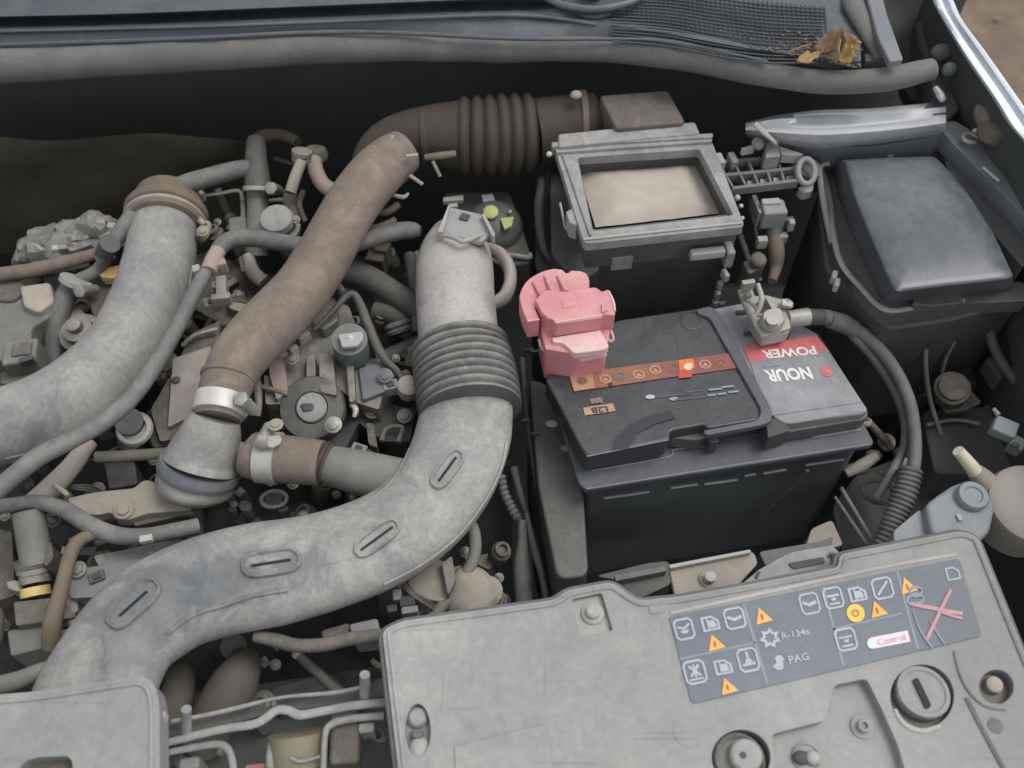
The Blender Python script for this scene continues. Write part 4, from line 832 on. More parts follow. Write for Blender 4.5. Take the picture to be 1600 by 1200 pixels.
G().tube([(453,300,.824,11),(452,322,.81,11),(458,345,.80,10),(460,352,.80,8)], n=14, lump=.25).build('stalk_base', M_alud, sr)
bolt(sr, 462, 343, .812, 5, M_alu)
G().tube([(492,250,.82,11),(494,268,.82,12),(505,288,.82,12),(524,300,.82,12),(545,310,.82,11)], n=18).build('bypass_hose', M_peach, label='short pinkish brown hose bending into the big brown hose', cat='hose')
G().lathe(P(494,248,.815), (.1,.4,1), [(.012,0),(.013,.006),(.010,.012),(.006,.013)], 20).build('dusty_plug', M_alud, label='dusty cap on top of the short pinkish brown hose', cat='cap')
G().lathe(P(440,362,.79), (0,-.2,1), [(.019,0),(.021,.004),(.021,.010),(.017,.012),(.017,.018),(.018,.02),(.016,.026),(.010,.028)], 36).build('round_canister', M_frame, label='pale round canister partly hidden behind the brown hose', cat='canister')
G().prism([(356,340),(384,336),(386,366),(358,372)], .79, .03, .003).build('valve_block', M_green, label='small grey green block left of the upright pipe', cat='valve', bevel=.002)
G().tube([(378,300,.80,4),(380,330,.79,4),(379,350,.785,4)], n=8).build('valve_rod', M_green, label='thin upright rod above the small grey green block', cat='rod')
G().tube([(300,308,.80,2.5),(340,303,.80,2.5),(372,298,.80,3),(380,312,.80,2.5)], n=8).build('bracket_wire', M_beige, label='thin wire bracket below the arching pale pipe', cat='wire')
# ================================================================ BIG BROWN HOSE
bh = thing('coolant_hose', 'fat brown dusty rubber hose running diagonally down to the grey thermostat housing', 'hose', 480, 440, .78)
bhp = [(632,236,.850,34),(612,250,.850,39),(585,275,.850,41),(556,312,.848,42),(530,355,.846,42),(506,400,.844,43),(474,448,.842,44),(436,492,.840,46),(400,528,.838,46),(376,556,.836,44),(360,586,.834,41),(348,620,.832,39),(340,655,.828,37)]
bho = G().tube(bhp, sub=8, n=40, lump=.02).build('hose_body', M_brown, bh)
Bb = bvh(bho)
def at(path, i, j): return P(*path[i][:3]), P(*path[j][:3])
a = P(344,634,.831); b = P(338,662,.828); clamp(bh, a, b, 38*S(344,634,.831), .017, M_band, screw=(1,-.25,.15))
a = P(357,590,.834); b = P(350,615,.832); G().lathe(a-(b-a).normalized()*.002, b-a, [(41*S(357,590,.834),0),(43*S(357,590,.834),.001),(43*S(357,590,.834),.004),(40*S(357,590,.834),.005)], 40).build('hose_cuff', M_brown, bh)
for pts in ([(612,212,.875,3),(616,232,.868,3),(628,240,.862,2)], [(634,244,.872,2.5),(652,242,.866,3)], [(640,274,.85,3),(660,288,.84,3)], [(676,252,.84,3),(688,276,.83,3)], [(612,304,.83,3),(630,308,.83,3.5),(638,302,.83,2)]):
    G().tube(pts, n=8).build('clip_prong', M_beige, bh)
for k, (x0, x1, y) in enumerate(((585,622,326),(560,618,350),(566,600,300))):
    G().tube([(x0,y+4,.80,5),((x0+x1)/2,y+6,.80,6),(x1,y-6,.80,6)], n=12).build('rib_pipe', M_brass, label=('upper','lower','hidden')[k] + ' brown rib pipe tucked behind the fat brown hose', cat='pipe')
# ================================================================ THERMOSTAT HOUSING
th = thing('thermostat_housing', 'grey cylindrical thermostat housing below the fat brown hose', 'thermostat housing', 312, 720, .76)
G().tube([(338,652,.828,37),(333,668,.822,44),(326,690,.812,50),(318,712,.802,55),(313,728,.796,58)], sub=6, n=40).build('housing_body', M_duct, th)
G().tube([(314,724,.797,62),(311,734,.792,64),(309,742,.788,62)], sub=4, n=44).build('housing_rim', M_wear, th)
G().tube([(309,740,.788,56),(307,750,.783,60),(305,760,.778,60),(304,768,.774,54)], sub=4, n=44).build('housing_cap', M_steel, th)
G().tube([(365,704,.80,17),(392,710,.80,15)], sub=3, n=18).build('housing_outlet', M_frame, th)
G().tube([(300,770,.765,14),(302,800,.75,15),(304,850,.72,15)], n=18).build('housing_stub', M_green, th)
bs = thing('short_brown_hose', 'short brown hose stub with wide pale clamp right of the thermostat housing', 'hose', 445, 715, .76)
G().tube([(388,710,.802,32),(396,712,.802,37),(430,716,.802,38),(470,720,.802,37),(503,724,.802,36)], sub=6, n=36).build('hose_body', M_brown, bs)
a = P(421,715,.802); b = P(450,718,.802); clamp(bs, a, b, 38.5*S(421,715,.802), .018, M_band, screw=(0,.35,1))
G().prism([(407,681),(438,679),(440,690),(424,700),(410,692)], .832, .003, .003).build('clamp_tab', M_coverpale, bs, bevel=.001)
bolt(bs, 431, 664, .835, 8, M_beige, ax=(0,.1,1))
G().tube([(506,724,.800,30),(560,738,.796,35),(620,752,.79,37),(680,764,.785,37)], n=36).build('intercooler_pipe', M_green, label='grey green pipe going from the short brown hose under the long duct', cat='pipe')
G().tube([(500,722,.801,33),(512,726,.800,33)], sub=3, n=30, corr=(.001,.004)).build('serrated_ring', M_brownd, label='dark serrated ring at the open end of the short brown hose', cat='ring')
# ================================================================ CORRUGATED BROWN INTAKE
cd = thing('corrugated_intake', 'dark brown corrugated rubber intake tube in the shade under the scuttle', 'air duct', 740, 215, .80)
G().tube([(572,262,.825,26),(588,238,.835,32),(612,222,.84,37),(645,214,.843,42),(680,212,.843,48),(722,212,.843,54)], sub=8, n=36).build('elbow', M_brownd, cd)
G().tube([(716,212,.843,54),(760,212,.843,57),(800,210,.843,58),(838,208,.843,55)], sub=8, n=40, corr=(.0032,.0135)).build('corrugation', M_brownd, cd)
G().tube([(836,207,.843,52),(870,202,.843,50),(905,196,.843,48),(930,192,.843,46)], sub=6, n=36).build('outlet_pipe', M_brownd, cd)
for x, y, r in ((658,214,46),(722,212,58),(905,195,53)):
    a, b = P(x, y, .843), P(x+30, y-1, .843); G().lathe(a, b-a, [(r*S(x,y,.843)*.97,0),(r*S(x,y,.843),.001),(r*S(x,y,.843),.006),(r*S(x,y,.843)*.97,.007)], 36).build('band', M_brass if x > 900 else M_brownd, cd)
G().tube([(664,246,.855,5),(690,243,.857,6),(712,240,.857,5)], n=10).build('inner_rib', M_brass, cd)
G().blob(P(900,148,.89), (.006,.005,.004), .2).build('band_tab', M_beige, cd)
# ---- reservoir with yellow cap
rv = thing('brake_reservoir', 'murky grey fluid reservoir with yellow green cap behind the pale duct lug', 'reservoir', 775, 355, .74)
G().prism([(694,300),(796,298),(812,340),(830,398),(828,410),(790,416),(752,402),(740,372),(700,330)], .780, .05, .005).build('reservoir_base', M_hosed, rv, bevel=.004, seg=3)
G().lathe(P(772,362,.776), (.05,-.15,1), [(.030,0),(.030,.012),(.026,.020),(.017,.026),(.006,.028)], 36).build('reservoir_dome', mat('murky_tank', (78,82,79), .5, (116,118,110), .35), rv)
G().lathe(P(767,333,.806), (0,-.25,1), [(.0078,0),(.0078,.003),(.0065,.004)], 26).build('filler_dot', M_ylwg, rv)
G().prism([(782,341),(803,338),(800,352),(788,358)], .806, .003, .001).build('arrow_mark', M_ylwg, rv, bevel=.0005)
G().prism([(752,304),(770,302),(776,318),(756,320)], .80, .012, .002).build('reservoir_lug', M_frame, rv, bevel=.001)
for pts in ([(692,308,.80),(724,304,.80),(724,312,.80),(692,314,.80)], [(700,318,.80),(714,316,.80),(716,322,.80),(700,324,.80)]):
    g = G(); g.prism3([P(*p) for p in pts], .006).build('reservoir_fin', M_coverpale, rv, bevel=.001)
G().blob(P(797,331,.806), (.002,.002,.002), .1).build('fluid_bead', M_band, rv); G().tube([(795,398,.786,4),(826,402,.784,4),(828,396,.784,3)], n=8).build('base_rim', M_frame, rv)
G().prism([(836,300),(862,260),(900,380),(880,470),(836,420)], .76, .2, .01).build('air_box_bracket', M_blackd, label='black bracket wall between the fluid reservoir and the air filter box', cat='bracket', bevel=.004)
G().tube([(846,278,.80,6),(842,330,.79,8),(850,390,.77,7),(872,420,.76,6)], n=10).build('wall_hose', M_hosed, label='dim dark hose on the wall left of the air filter box', cat='hose')
for pts, r, lb in (([(520,420,.77),(570,432,.765),(620,462,.76),(668,492,.755)],20,'thick dim brown pipe slanting down to the pale upper duct'), ([(585,486,.75),(612,492,.75),(634,510,.745),(630,532,.74)],15,'dark bent pipe with ribbed collar left of the bellows'), ([(590,566,.74),(625,550,.74),(665,530,.74)],14,'dark pipe passing behind the ribbed bellows'), ([(640,400,.76),(652,470,.76),(650,520,.75)],10,'black hose in shade beside the pale upper duct')):
    G().tube([(x, y, z, r) for x, y, z in pts], n=20).build('shaded_pipe', M_hosed, label=lb, cat='pipe')
G().lathe(P(625,520,.752), (-.3,.7,.6), [(.013,0),(.014,.003),(.012,.005),(.014,.008),(.012,.012)], 24).build('ribbed_collar', M_hose, label='grey ribbed collar on the dark bent pipe', cat='collar')
# ================================================================ wires
G().tube([(490,516,.802,3.5),(520,486,.806,4.5),(540,464,.81,5.5),(552,460,.81,6),(562,474,.806,7),(572,500,.80,8),(586,535,.795,8),(602,562,.79,7),(620,580,.785,6),(634,600,.78,6)], n=14).build('sensor_wire', M_hosed, label='dark cable bending over the bright engine casting to the tan plug', cat='cable')
G().tube([(516,424,.80,6),(524,440,.80,6),(538,458,.805,5)], n=10).build('sensor_wire', M_hose, label='short grey cable coming from under the fat brown hose', cat='cable')
G().lathe(P(638,612,.775), (.1,-.2,1), [(.010,0),(.011,.006),(.010,.016),(.006,.018)], 24).build('tan_plug', M_beige, label='tan round plug at the end of the dark cable beside the bellows', cat='plug')
cl = thing('connector_clip', 'row of small pale connector clips right of the fat brown hose', 'connector', 465, 530, .79)
for x, y, w_, d_, a in ((462,512,26,12,38),(474,522,20,8,38),(448,532,14,10,38),(458,542,14,8,38),(440,545,12,8,30)): G().bx(x, y, .806, w_, d_, .010, a).build('clip_block', M_beige, cl, bevel=.001)
G().bx(455, 524, .800, 34, 22, .01, 38).build('clip_base', M_blackd, cl)
# ================================================================ ENGINE
en = thing('engine_block', 'dusty cast aluminium engine block seen in the gaps between the hoses', 'engine', 400, 700, .50)
g = G(); vs = []; nx, ny = 70, 70; c0, c1, c2, c3 = P(-90,420,.66), P(700,380,.66), P(790,1240,.66), P(-90,1240,.66)
for i in range(nx+1):
    for j in range(ny+1):
        u, v = i/nx, j/ny; q = c0.lerp(c1, u).lerp(c3.lerp(c2, u), v)
        h = mnoise.noise(q*16)*.030 + abs(mnoise.noise(q*38))*.022 - .03
        q.z += h; vs.append(q)
g.add(vs, [(i*(ny+1)+j, (i+1)*(ny+1)+j, (i+1)*(ny+1)+j+1, i*(ny+1)+j+1) for i in range(nx) for j in range(ny)]); g.open = True
g.build('rough_casting', mat('oily_casting', (40,42,40), .4, (78,78,72), .7, scale=22, bump=.5), en, sharp=50)
def pr(pts, z, h, m, nm='casting', rnd=.003, bev=.0016, par=None): return G().prism(pts, z, h, rnd).build(nm, m, par or en, bevel=bev, seg=3)
# bright casting in the middle
pr([(438,520),(470,470),(500,458),(520,470),(545,478),(556,510),(560,560),(592,560),(604,590),(592,640),(560,630),(520,600),(470,600),(440,640),(425,600)], .778, .06, M_alu)
pr([(486,470),(502,458),(524,466),(528,500),(505,516),(484,500)], .792, .03, M_alu)
pr([(478,555),(492,550),(494,608),(478,614)], .790, .03, M_alu, 'casting_rib')
pr([(498,552),(520,552),(526,618),(500,612)], .792, .03, M_alu, 'casting_rib')
pr([(540,570),(552,566),(556,625),(545,628)], .790, .03, M_alu, 'casting_rib')
pr([(560,575),(612,560),(618,585),(604,610),(566,625)], .784, .03, M_greyp)
pr([(425,540),(440,540),(450,610),(432,625),(420,580)], .79, .04, M_peach)
pr([(412,585),(428,590),(460,600),(450,630),(415,632)], .784, .03, M_alu)
G().tube([(396,590,.79,6),(402,600,.79,7),(404,630,.785,6),(402,650,.78,6)], n=12).build('casting_rib', M_alu, en)
G().tube([(404,603,.79,4),(430,610,.79,4),(450,616,.79,4)], n=10).build('casting_rib', M_alu, en)
for x, y, z, r, m in ((458,560,.795,7,M_alu),(398,592,.80,6,M_alu),(521,664,.79,9,M_steel),(602,587,.79,8,M_greyp),(374,645,.812,9,M_band)): bolt(en, x, y, z, r, m, ax=(0,-.35,1))
# solenoid
so = thing('solenoid', 'short teal grey solenoid cylinder with pale flat top', 'solenoid', 548, 535, .76)
G().cyl(P(552,560,.775), P(546,530,.815), .0165, .0165, 30).build('solenoid_body', mat('teal_metal', (100,108,107), .5, (136,137,130), .5), so)
pr([(528,522),(566,517),(568,528),(558,540),(534,542)], .822, .004, M_coverpale, 'solenoid_top', .002, .001, so); bolt(so, 546, 527, .822, 4, M_band)
# pulley
pu = thing('tensioner_pulley', 'dark grey round pulley with pale hub in the middle of the engine', 'pulley', 488, 640, .76)
c = P(490,640,.775); axp = Vector((0,-.42,1)).normalized(); k = S(490,640,.78)
G().lathe(c, axp, [(50*k,-.012),(52*k,-.002),(52*k,.006),(49*k,.009),(26*k,.010),(24*k,.004),(8*k,.004)], 48).build('pulley_wheel', M_black, pu)
G().lathe(c+axp*.003, axp, [(24*k,0),(24*k,.007),(22*k,.0085),(4*k,.0088)], 40).build('pulley_hub', M_frame, pu)
G().blob(c+axp*.0118+Vector((-.003,.001,0)), (.006,.005,.0016), .5, 120).build('hub_grease', M_blackd, pu)
G().tube([(548,632,.782,3),(556,640,.782,5),(553,652,.78,3)], n=10).build('belt_guide', M_band, pu)
pr([(440,650),(470,690),(540,700),(560,660),(600,690),(640,690),(650,640),(600,628),(560,640)], .755, .05, M_blackd)
for x, y in ((582,643),(632,650)): bolt(en, x, y, .765, 8, M_green, ax=(0,-.3,1))
G().tube([(596,690,.765,5),(604,670,.765,4),(628,668,.765,4),(622,692,.765,5)], n=10).build('engine_pipe', M_alud, en)
pr([(572,660),(584,662),(590,700),(576,694)], .765, .03, M_alud, 'casting_rib')
# plate round the thermostat
pr([(300,520),(345,500),(330,600),(300,680),(250,690),(235,640),(270,580)], .772, .05, M_alud)
pr([(270,560),(330,540),(318,640),(262,668)], .778, .02, M_beige)
for x, y in ((275,594),): G().blob(P(x, y, .779), (.004,.004,.002), .1).build('oil_hole', M_blackd, en)
G().tube([(285,540,.775,4),(305,524,.78,4),(340,514,.78,4)], n=8).build('engine_pipe', M_steel, en)
pr([(300,400),(330,390),(380,420),(400,470),(350,510),(300,480)], .74, .05, M_alud)
G().bx(345, 445, .80, 16, 34, .012, 10).build('casting_rib', M_beige, en, bevel=.001); G().bx(344, 462, .801, 30, 10, .012, 8).build('casting_rib', M_beige, en, bevel=.001)
G().tube([(388,400,.775,10),(395,425,.77,11),(412,440,.765,11)], n=14).build('engine_pipe', M_beige, en)
pr([(372,400),(395,396),(396,420),(376,425)], .775, .03, M_alud)
kr = S(428,786,.75); cr_ = P(428,780,.75); G().tube3([cr_ + Vector((math.cos(a)*20*kr, math.sin(a)*14*kr, 0)) for a in [q*.3 for q in range(22)]], [.0022]*22, 10).build('steel_ring', M_steel, en)
G().cyl(cr_ - Vector((0,0,.02)), cr_ + Vector((0,0,.001)), .009, .008, 24).build('ring_post', M_black, en)
# white cam sensor disc
cs = thing('oil_filler_disc', 'white crescent edged dark disc under the long thin hose', 'cap', 210, 672, .77)
G().lathe(P(212,672,.780), (.1,-.3,1), [(.0155,0),(.0165,.004),(.0150,.007),(.0115,.0075),(.011,.004),(.004,.004)], 32).build('disc_rim', M_coverpale, cs)
G().lathe(P(205,662,.784), (.1,-.3,1), [(.0125,0),(.0125,.008),(.010,.009)], 26).build('disc_core', M_black, cs)
pr([(232,646),(270,650),(280,690),(240,700),(228,680)], .765, .03, M_blackd)
G().bx(180, 632, .80, 24, 10, .01, 30).build('casting_rib', M_coverpale, en, bevel=.002)
# top left shield
hs = thing('heat_shield', 'crumpled silvery heat shield at the left above the level brown hose', 'heat shield', 100, 385, .76)
g = G().blob(P(100,385,.775), (.050,.030,.018), .5, 60, 40); g.blob(P(60,402,.775), (.026,.016,.016), .6, 70, 24); g.blob(P(140,366,.782), (.028,.020,.018), .6, 70, 24)
g.build('shield_skin', mat('crumpled_shield', (140,138,132), .5, (162,158,149), .36, metal=.6, scale=50), hs, sharp=14)
G().prism([(152,418),(172,416),(196,412),(198,426),(176,434),(156,432)], .785, .012, .003).build('amber_clip', M_yel, label='small amber yellow clip left of the thick grey hose', cat='clip', bevel=.002)
bk = thing('vacuum_pump', 'dusty green grey housing with square plug at the far left edge', 'pump', 30, 520, .72)
pr([(-60,455),(20,450),(70,444),(92,458),(84,490),(48,512),(50,548),(20,560),(-60,570)], .778, .05, M_green, 'pump_body', .006, .004, bk)
pr([(30,446),(78,440),(84,470),(60,488),(36,478)], .786, .03, M_beige, 'pump_flange', .005, .003, bk)
pr([(-20,436),(30,436),(42,452),(20,470),(-20,468)], .782, .02, M_alud, 'pump_flange', .005, .003, bk)
G().bx(30, 548, .790, 52, 40, .03, 10).build('pump_plug', M_green, bk, bevel=.003); G().bx(33, 544, .7925, 30, 22, .008, 10).build('plug_face', M_alud, bk, bevel=.002)
G().bx(40, 560, .793, 22, 8, .008, 20).build('plug_face', M_blackd, bk, bevel=.001); pr([(0,580),(60,572),(64,600),(0,600)], .77, .03, M_alud, 'pump_flange', .004, .003, bk)
kb = thing('stepped_nut', 'shiny stepped round nut beside the inside of the thick left hose', 'nut', 130, 515, .75)
G().lathe(P(130,524,.765), (0,-.2,1), [(.021,0),(.021,.006),(.015,.008),(.014,.015),(.0075,.017),(.007,.024),(.004,.026)], 30).build('nut_body', M_alu, kb)
pr([(112,540),(150,520),(168,490),(176,520),(150,560),(110,575)], .762, .03, M_alud)
pr([(140,440),(180,430),(190,470),(178,510),(148,500),(138,470)], .768, .04, mat('brown_grey_cast', (92,86,80), .5, (120,112,104), .7))
pr([(96,490),(125,480),(140,500),(118,512)], .765, .03, M_beige)
# bracket bar and pipes, lower left
bb = thing('engine_bracket', 'tan metal bracket arm with one bolt below the thermostat housing', 'bracket', 200, 790, .75)
pr([(104,778),(150,768),(210,762),(222,750),(236,750),(262,768),(296,786),(300,796),(230,802),(200,812),(180,812),(174,800),(150,805),(112,798)], .778, .012, M_beige, 'arm', .004, .002, bb); bolt(bb, 193, 797, .781, 10, M_beige, ax=(.1,-.2,1))
pr([(205,806),(290,792),(292,804),(210,822)], .77, .01, M_alud, 'arm_fold', .002, .001, bb)
G().tube([(-40,795,.788,12),(20,789,.79,12),(60,785,.792,12),(100,796,.792,13),(140,820,.792,14),(180,836,.79,14),(225,838,.788,13),(270,830,.786,13),(310,822,.78,13)], n=20).build('return_pipe', M_hose, label='grey pipe waving from the left edge to the long intake duct', cat='pipe')
G().bx(227, 840, .800, 20, 10, .006, 12).build('pipe_clip', M_coverpale, label='small pale clip on the waving grey pipe', cat='clip', bevel=.001)
G().tube([(150,714,.79,9),(200,712,.79,9),(262,708,.79,9)], n=14).build('cross_tube', mat('olive_tube', (92,90,76), .5, (122,118,102), .7), label='olive tube running level to the thermostat housing', cat='tube')
G().tube([(140,690,.79,13),(110,730,.79,15),(80,762,.788,17),(50,788,.785,17)], n=18, lump=.1).build('oil_pipe', M_beige, label='tan pipe slanting below the long thin hose', cat='pipe')
G().tube([(84,756,.80,3),(102,770,.80,4),(106,774,.80,3)], n=8).build('oil_pipe_latch', M_beige, label='small latch on the slanting tan pipe', cat='latch')
pr([(162,722),(210,720),(215,756),(170,764)], .75, .03, M_black)
ij = thing('fuel_injector', 'upright injector body with silver and amber rings near the left edge', 'injector', 55, 880, .72)
G().cyl(P(58,884,.765), P(44,800,.785), .0130, .0130, 30).build('injector_body', M_green, ij)
for y0, y1, r, m, nm in ((882,874,.0165,M_alud,'injector_collar'),(892,884,.0145,M_steel,'silver_ring'),(912,898,.0125,M_alu,'injector_neck'),(932,918,.0122,M_yel,'amber_ring')):
    G().cyl(P(54+(y0-880)*.05,y0,.762-(y0-882)*.0002), P(53+(y1-880)*.05,y1,.765-(y0-882)*.0002), r, r, 26).build(nm, m, ij)
pr([(64,852),(80,846),(84,872),(70,886)], .775, .03, M_alud, 'injector_tab', .003, .002, ij)
pr([(20,940),(110,930),(118,964),(24,978)], .765, .04, M_alud); pr([(10,985),(70,975),(76,1010),(16,1025)], .755, .04, M_green); pr([(60,990),(120,980),(125,1002),(70,1012)], .75, .03, M_alud)
G().tube([(165,828,.79,9),(128,842,.79,10),(112,862,.788,11),(102,895,.785,11),(92,935,.78,12),(82,975,.775,14),(80,1010,.76,14)], n=18, lump=.06).build('brown_cable', M_brass, label='tan brown cable curving down near the left edge', cat='cable')
vc = thing('valve_cover', 'grey ribbed valve cover edge tucked behind the long intake duct', 'valve cover', 170, 895, .74)
pr([(100,884),(130,888),(220,872),(260,866),(200,930),(110,935)], .772, .02, M_greyp, 'cover_step', .004, .003, vc); pr([(145,868),(200,858),(250,846),(300,842),(240,890),(160,894)], .768, .02, M_alu, 'cover_step', .004, .003, vc)
bolt(vc, 122, 890, .776, 9, M_alu); pr([(96,928),(118,920),(122,955),(100,962)], .765, .02, M_alu, 'cover_step', .003, .002, vc)
G().tube([(150,850,.76,6),(200,838,.76,6),(290,840,.76,6)], n=10).build('cover_rail', M_hosed, vc)
G().tube([(-40,1078,.80,15),(20,1066,.80,15),(60,1050,.80,13),(90,1040,.79,12)], n=18).build('lower_left_hose', M_green, label='pale hose stub at the left edge above the corner cover', cat='hose')
pr([(-40,820),(18,830),(24,930),(-40,950)], .74, .05, M_alud); G().blob(P(-14,990,.76), (.010,.022,.012), .2).build('casting_boss', M_alud, en)
# middle low
pr([(640,882),(672,868),(700,880),(712,920),(690,940),(655,935),(636,912)], .762, .05, M_beige); pr([(690,880),(706,868),(712,905),(700,930)], .772, .03, M_alu)
G().blob(P(738,930,.745), (.022,.026,.02), .3, 40).build('casting_boss', M_beige, en); G().lathe(P(762,925,.745), (0,-.3,1), [(.012,0),(.013,.008),(.009,.012)], 20).build('casting_boss', M_beige, en)
for x, y, w_, d_ in ((620,928,14,16),(636,938,24,14),(640,952,26,10),(612,950,16,10)): G().bx(x, y, .775, w_, d_, .014, 8).build('small_clip', M_frame if x % 3 else M_blackd, en, bevel=.001)
G().tube([(730,812,.765,9),(740,830,.764,10),(742,860,.762,10),(733,888,.76,10),(712,920,.757,10),(688,950,.755,10),(660,985,.75,10)], n=18).build('drop_hose', M_green, label='thin pale hose curving down from the long duct to the label cover', cat='hose')
pr([(545,975),(590,965),(594,995),(552,1000)], .775, .03, M_frame); pr([(500,985),(545,972),(548,990),(505,1000)], .77, .02, M_alud)
pr([(750,700),(800,720),(800,940),(760,960),(740,860)], .60, .1, M_void)
# small castings, bolts, clips and wires that fill the gaps between the hoses
random.seed(21)
def clutter(n, box, zr, sc=1.0):
    for k in range(n):
        x, y = random.uniform(box[0], box[2]), random.uniform(box[1], box[3]); z = random.uniform(*zr); t_ = random.random()
        m = random.choice([M_alud, M_alud, M_alu, M_green, M_black, M_hosed, M_beige, M_brass])
        if t_ < .22: G().bx(x, y, z, random.uniform(12, 34)*sc, random.uniform(8, 20)*sc, .03, random.uniform(-40, 50), random.uniform(-15, 15)).build('casting_lug', m, en, bevel=.0012)
        elif t_ < .38:
            r = random.uniform(.005, .011)*sc; G().lathe(P(x, y, z), (random.uniform(-.3,.3), random.uniform(-.5,.1), 1), [(r*1.3,-.02),(r*1.3,.0),(r,.002),(r,.007),(r*.6,.008),(r*.5,.004)], 20).build('casting_boss', m, en)
        elif t_ < .58: bolt(en, x, y, z + .006, random.uniform(4, 8)*sc, random.choice([M_steel, M_alu, M_alud]), ax=(random.uniform(-.3,.3), random.uniform(-.6,.1), 1), h=1.0)
        elif t_ < .72:
            q = []; n_ = random.randint(5, 8); R = random.uniform(10, 24)*sc
            for i in range(n_): a = 6.283*i/n_; rr = R*random.uniform(.6, 1.15); q.append((x + rr*math.cos(a), y + rr*.8*math.sin(a)))
            G().prism(q, z, random.uniform(.01, .03), .002).build('casting_web', m, en, bevel=.001)
        elif t_ < .90:
            a = random.uniform(0, 6.28); L = random.uniform(24, 75)*sc; r = random.uniform(2.2, 6)
            G().tube([(x, y, z, r), (x+math.cos(a)*L*.5+random.uniform(-8,8), y+math.sin(a)*L*.4+random.uniform(-6,6), z+.008, r), (x+math.cos(a)*L, y+math.sin(a)*L*.8, z, r)], n=10).build('engine_pipe', m, en)
        else:
            c = G().bx(x, y, z+.008, 16*sc, 11*sc, .010, random.uniform(-50, 50)); c.bx(x+2, y-2, z+.0105, 8*sc, 9*sc, .004, 20); c.build('wire_clip', random.choice([M_beige, M_frame, M_black]), en, bevel=.0008)
clutter(130, (-20, 420, 340, 700), (.71, .75)); clutter(45, (330, 380, 660, 520), (.71, .755)); clutter(50, (420, 540, 650, 780), (.72, .752), .8)
clutter(60, (-20, 700, 330, 1000), (.715, .76)); clutter(22, (330, 740, 560, 830), (.71, .75), .8); clutter(26, (600, 850, 800, 970), (.69, .74), .8)
clutter(22, (260, 1010, 600, 1190), (.70, .735), .8); clutter(14, (300, 250, 520, 380), (.73, .77), .8)
for k in range(16):      # thin loose wires
    x, y = random.uniform(0, 600), random.uniform(430, 950); z = random.uniform(.745, .77); p = []
    a = random.uniform(-1, 1)
    for i in range(5): p.append((x + i*22*math.cos(a) + random.uniform(-8, 8), y + i*20*math.sin(a) + random.uniform(-8, 8), z + random.uniform(-.006, .006), 2.0))
    G().tube(p, n=8).build('loose_wire', random.choice([M_hosed, M_black, M_beige]), en)
for (x, y, z, a, L) in ((60,640,.775,-30,60),(175,560,.77,40,50),(330,470,.79,20,44),(420,500,.78,-60,46),(610,600,.785,15,40),(560,700,.77,-20,50),(90,760,.775,10,46),(150,900,.775,25,44),(620,905,.78,-40,50),(480,430,.785,55,50),(30,700,.775,15,50)):
    ca, sa = math.cos(math.radians(a)), math.sin(math.radians(a))
    pc_ = G().bx(x, y, z, 24, 15, .012, a).build('wire_plug', random.choice([M_black, M_frame, M_green]), en, bevel=.001)
    G().bx(x, y-1, z+.002, 11, 8, .004, a).build('plug_tab', M_blackd, pc_, bevel=.0005)
    for o in (-3, 0, 3): G().tube([(x+ca*11, y-sa*9+o, z-.006, 1.7), (x+ca*L*.6, y-sa*L*.5+o+5, z-.004, 1.7), (x+ca*L+8, y-sa*L*.8+o*1.4+10, z-.012, 1.7), (x+ca*L*1.4+14, y-sa*L*.9+o+22, z-.03, 1.7)], n=6).build('wire', random.choice([M_black, M_hosed, M_brass]), en)
# ================================================================ FRONT: radiator area
G().tube([(398,994,.785,9),(430,1000,.785,11),(460,1008,.785,11),(500,1008,.785,11),(550,998,.785,11),(610,992,.785,11)], n=18).build('radiator_hose', M_alud, label='dusty hose dipping between the long duct and the label cover', cat='hose')
G().tube([(468,1026,.75,7),(495,1050,.75,8),(525,1078,.75,9),(560,1100,.75,9)], n=14).build('fan_wire_tube', M_hosed, label='dim grey tube slanting down in the dark front gap', cat='tube')
fs = thing('fan_shroud', 'olive beige rounded fan motor humps deep in the front gap', 'fan shroud', 330, 1090, .68)
M_oli = mat('olive_shroud', (90,85,74), .6, (116,109,96), .8)
g = G().tube([(268,1150,.70,26),(275,1100,.72,27),(282,1060,.72,22),(284,1040,.71,14)], n=28); g.build('shroud_hump', M_oli, fs)
g = G().tube([(315,1160,.70,34),(345,1105,.73,38),(368,1065,.74,36),(385,1030,.73,24)], n=30); g.build('shroud_hump', M_oli, fs)
G().lathe(P(366,1010,.72), (0,-.3,1), [(.011,0),(.011,.004),(.006,.006)], 20).build('shroud_nut', M_green, fs)
pr([(420,1075),(520,1050),(560,1100),(430,1120)], .70, .05, M_hosed, 'shroud_plate', .01, .004, fs)
rf = thing('front_rail', 'pale thin metal rail with an upward kink crossing the front gap', 'rail', 430, 1120, .78)
G().tube([(240,1166,.792,6),(290,1153,.792,6.5),(350,1139,.792,6.5),(395,1132,.792,7),(415,1122,.792,7),(432,1110,.792,7),(450,1110,.792,7),(468,1117,.792,7.5),(500,1112,.792,7),(550,1103,.792,7),(610,1096,.792,7)], n=14, flat=.7).build('rail_edge', M_frame, rf)
G().tube([(268,1128,.785,4),(320,1118,.785,4),(372,1106,.785,4),(440,1090,.785,3),(520,1083,.785,4),(570,1074,.785,4)], n=10).build('rail_back_edge', M_frame, rf)
G().prism([(262,1130),(560,1080),(600,1088),(470,1108),(440,1104),(390,1124),(262,1152)], .774, .004).build('rail_web', M_hosed, rf)
for x, y0, y1 in ((291,1104,1160),(570,1050,1100)): G().cyl(P(x,y1,.78), P(x,y0+4,.815), .0042, .0038, 18).build('rail_pin', M_frame, rf)
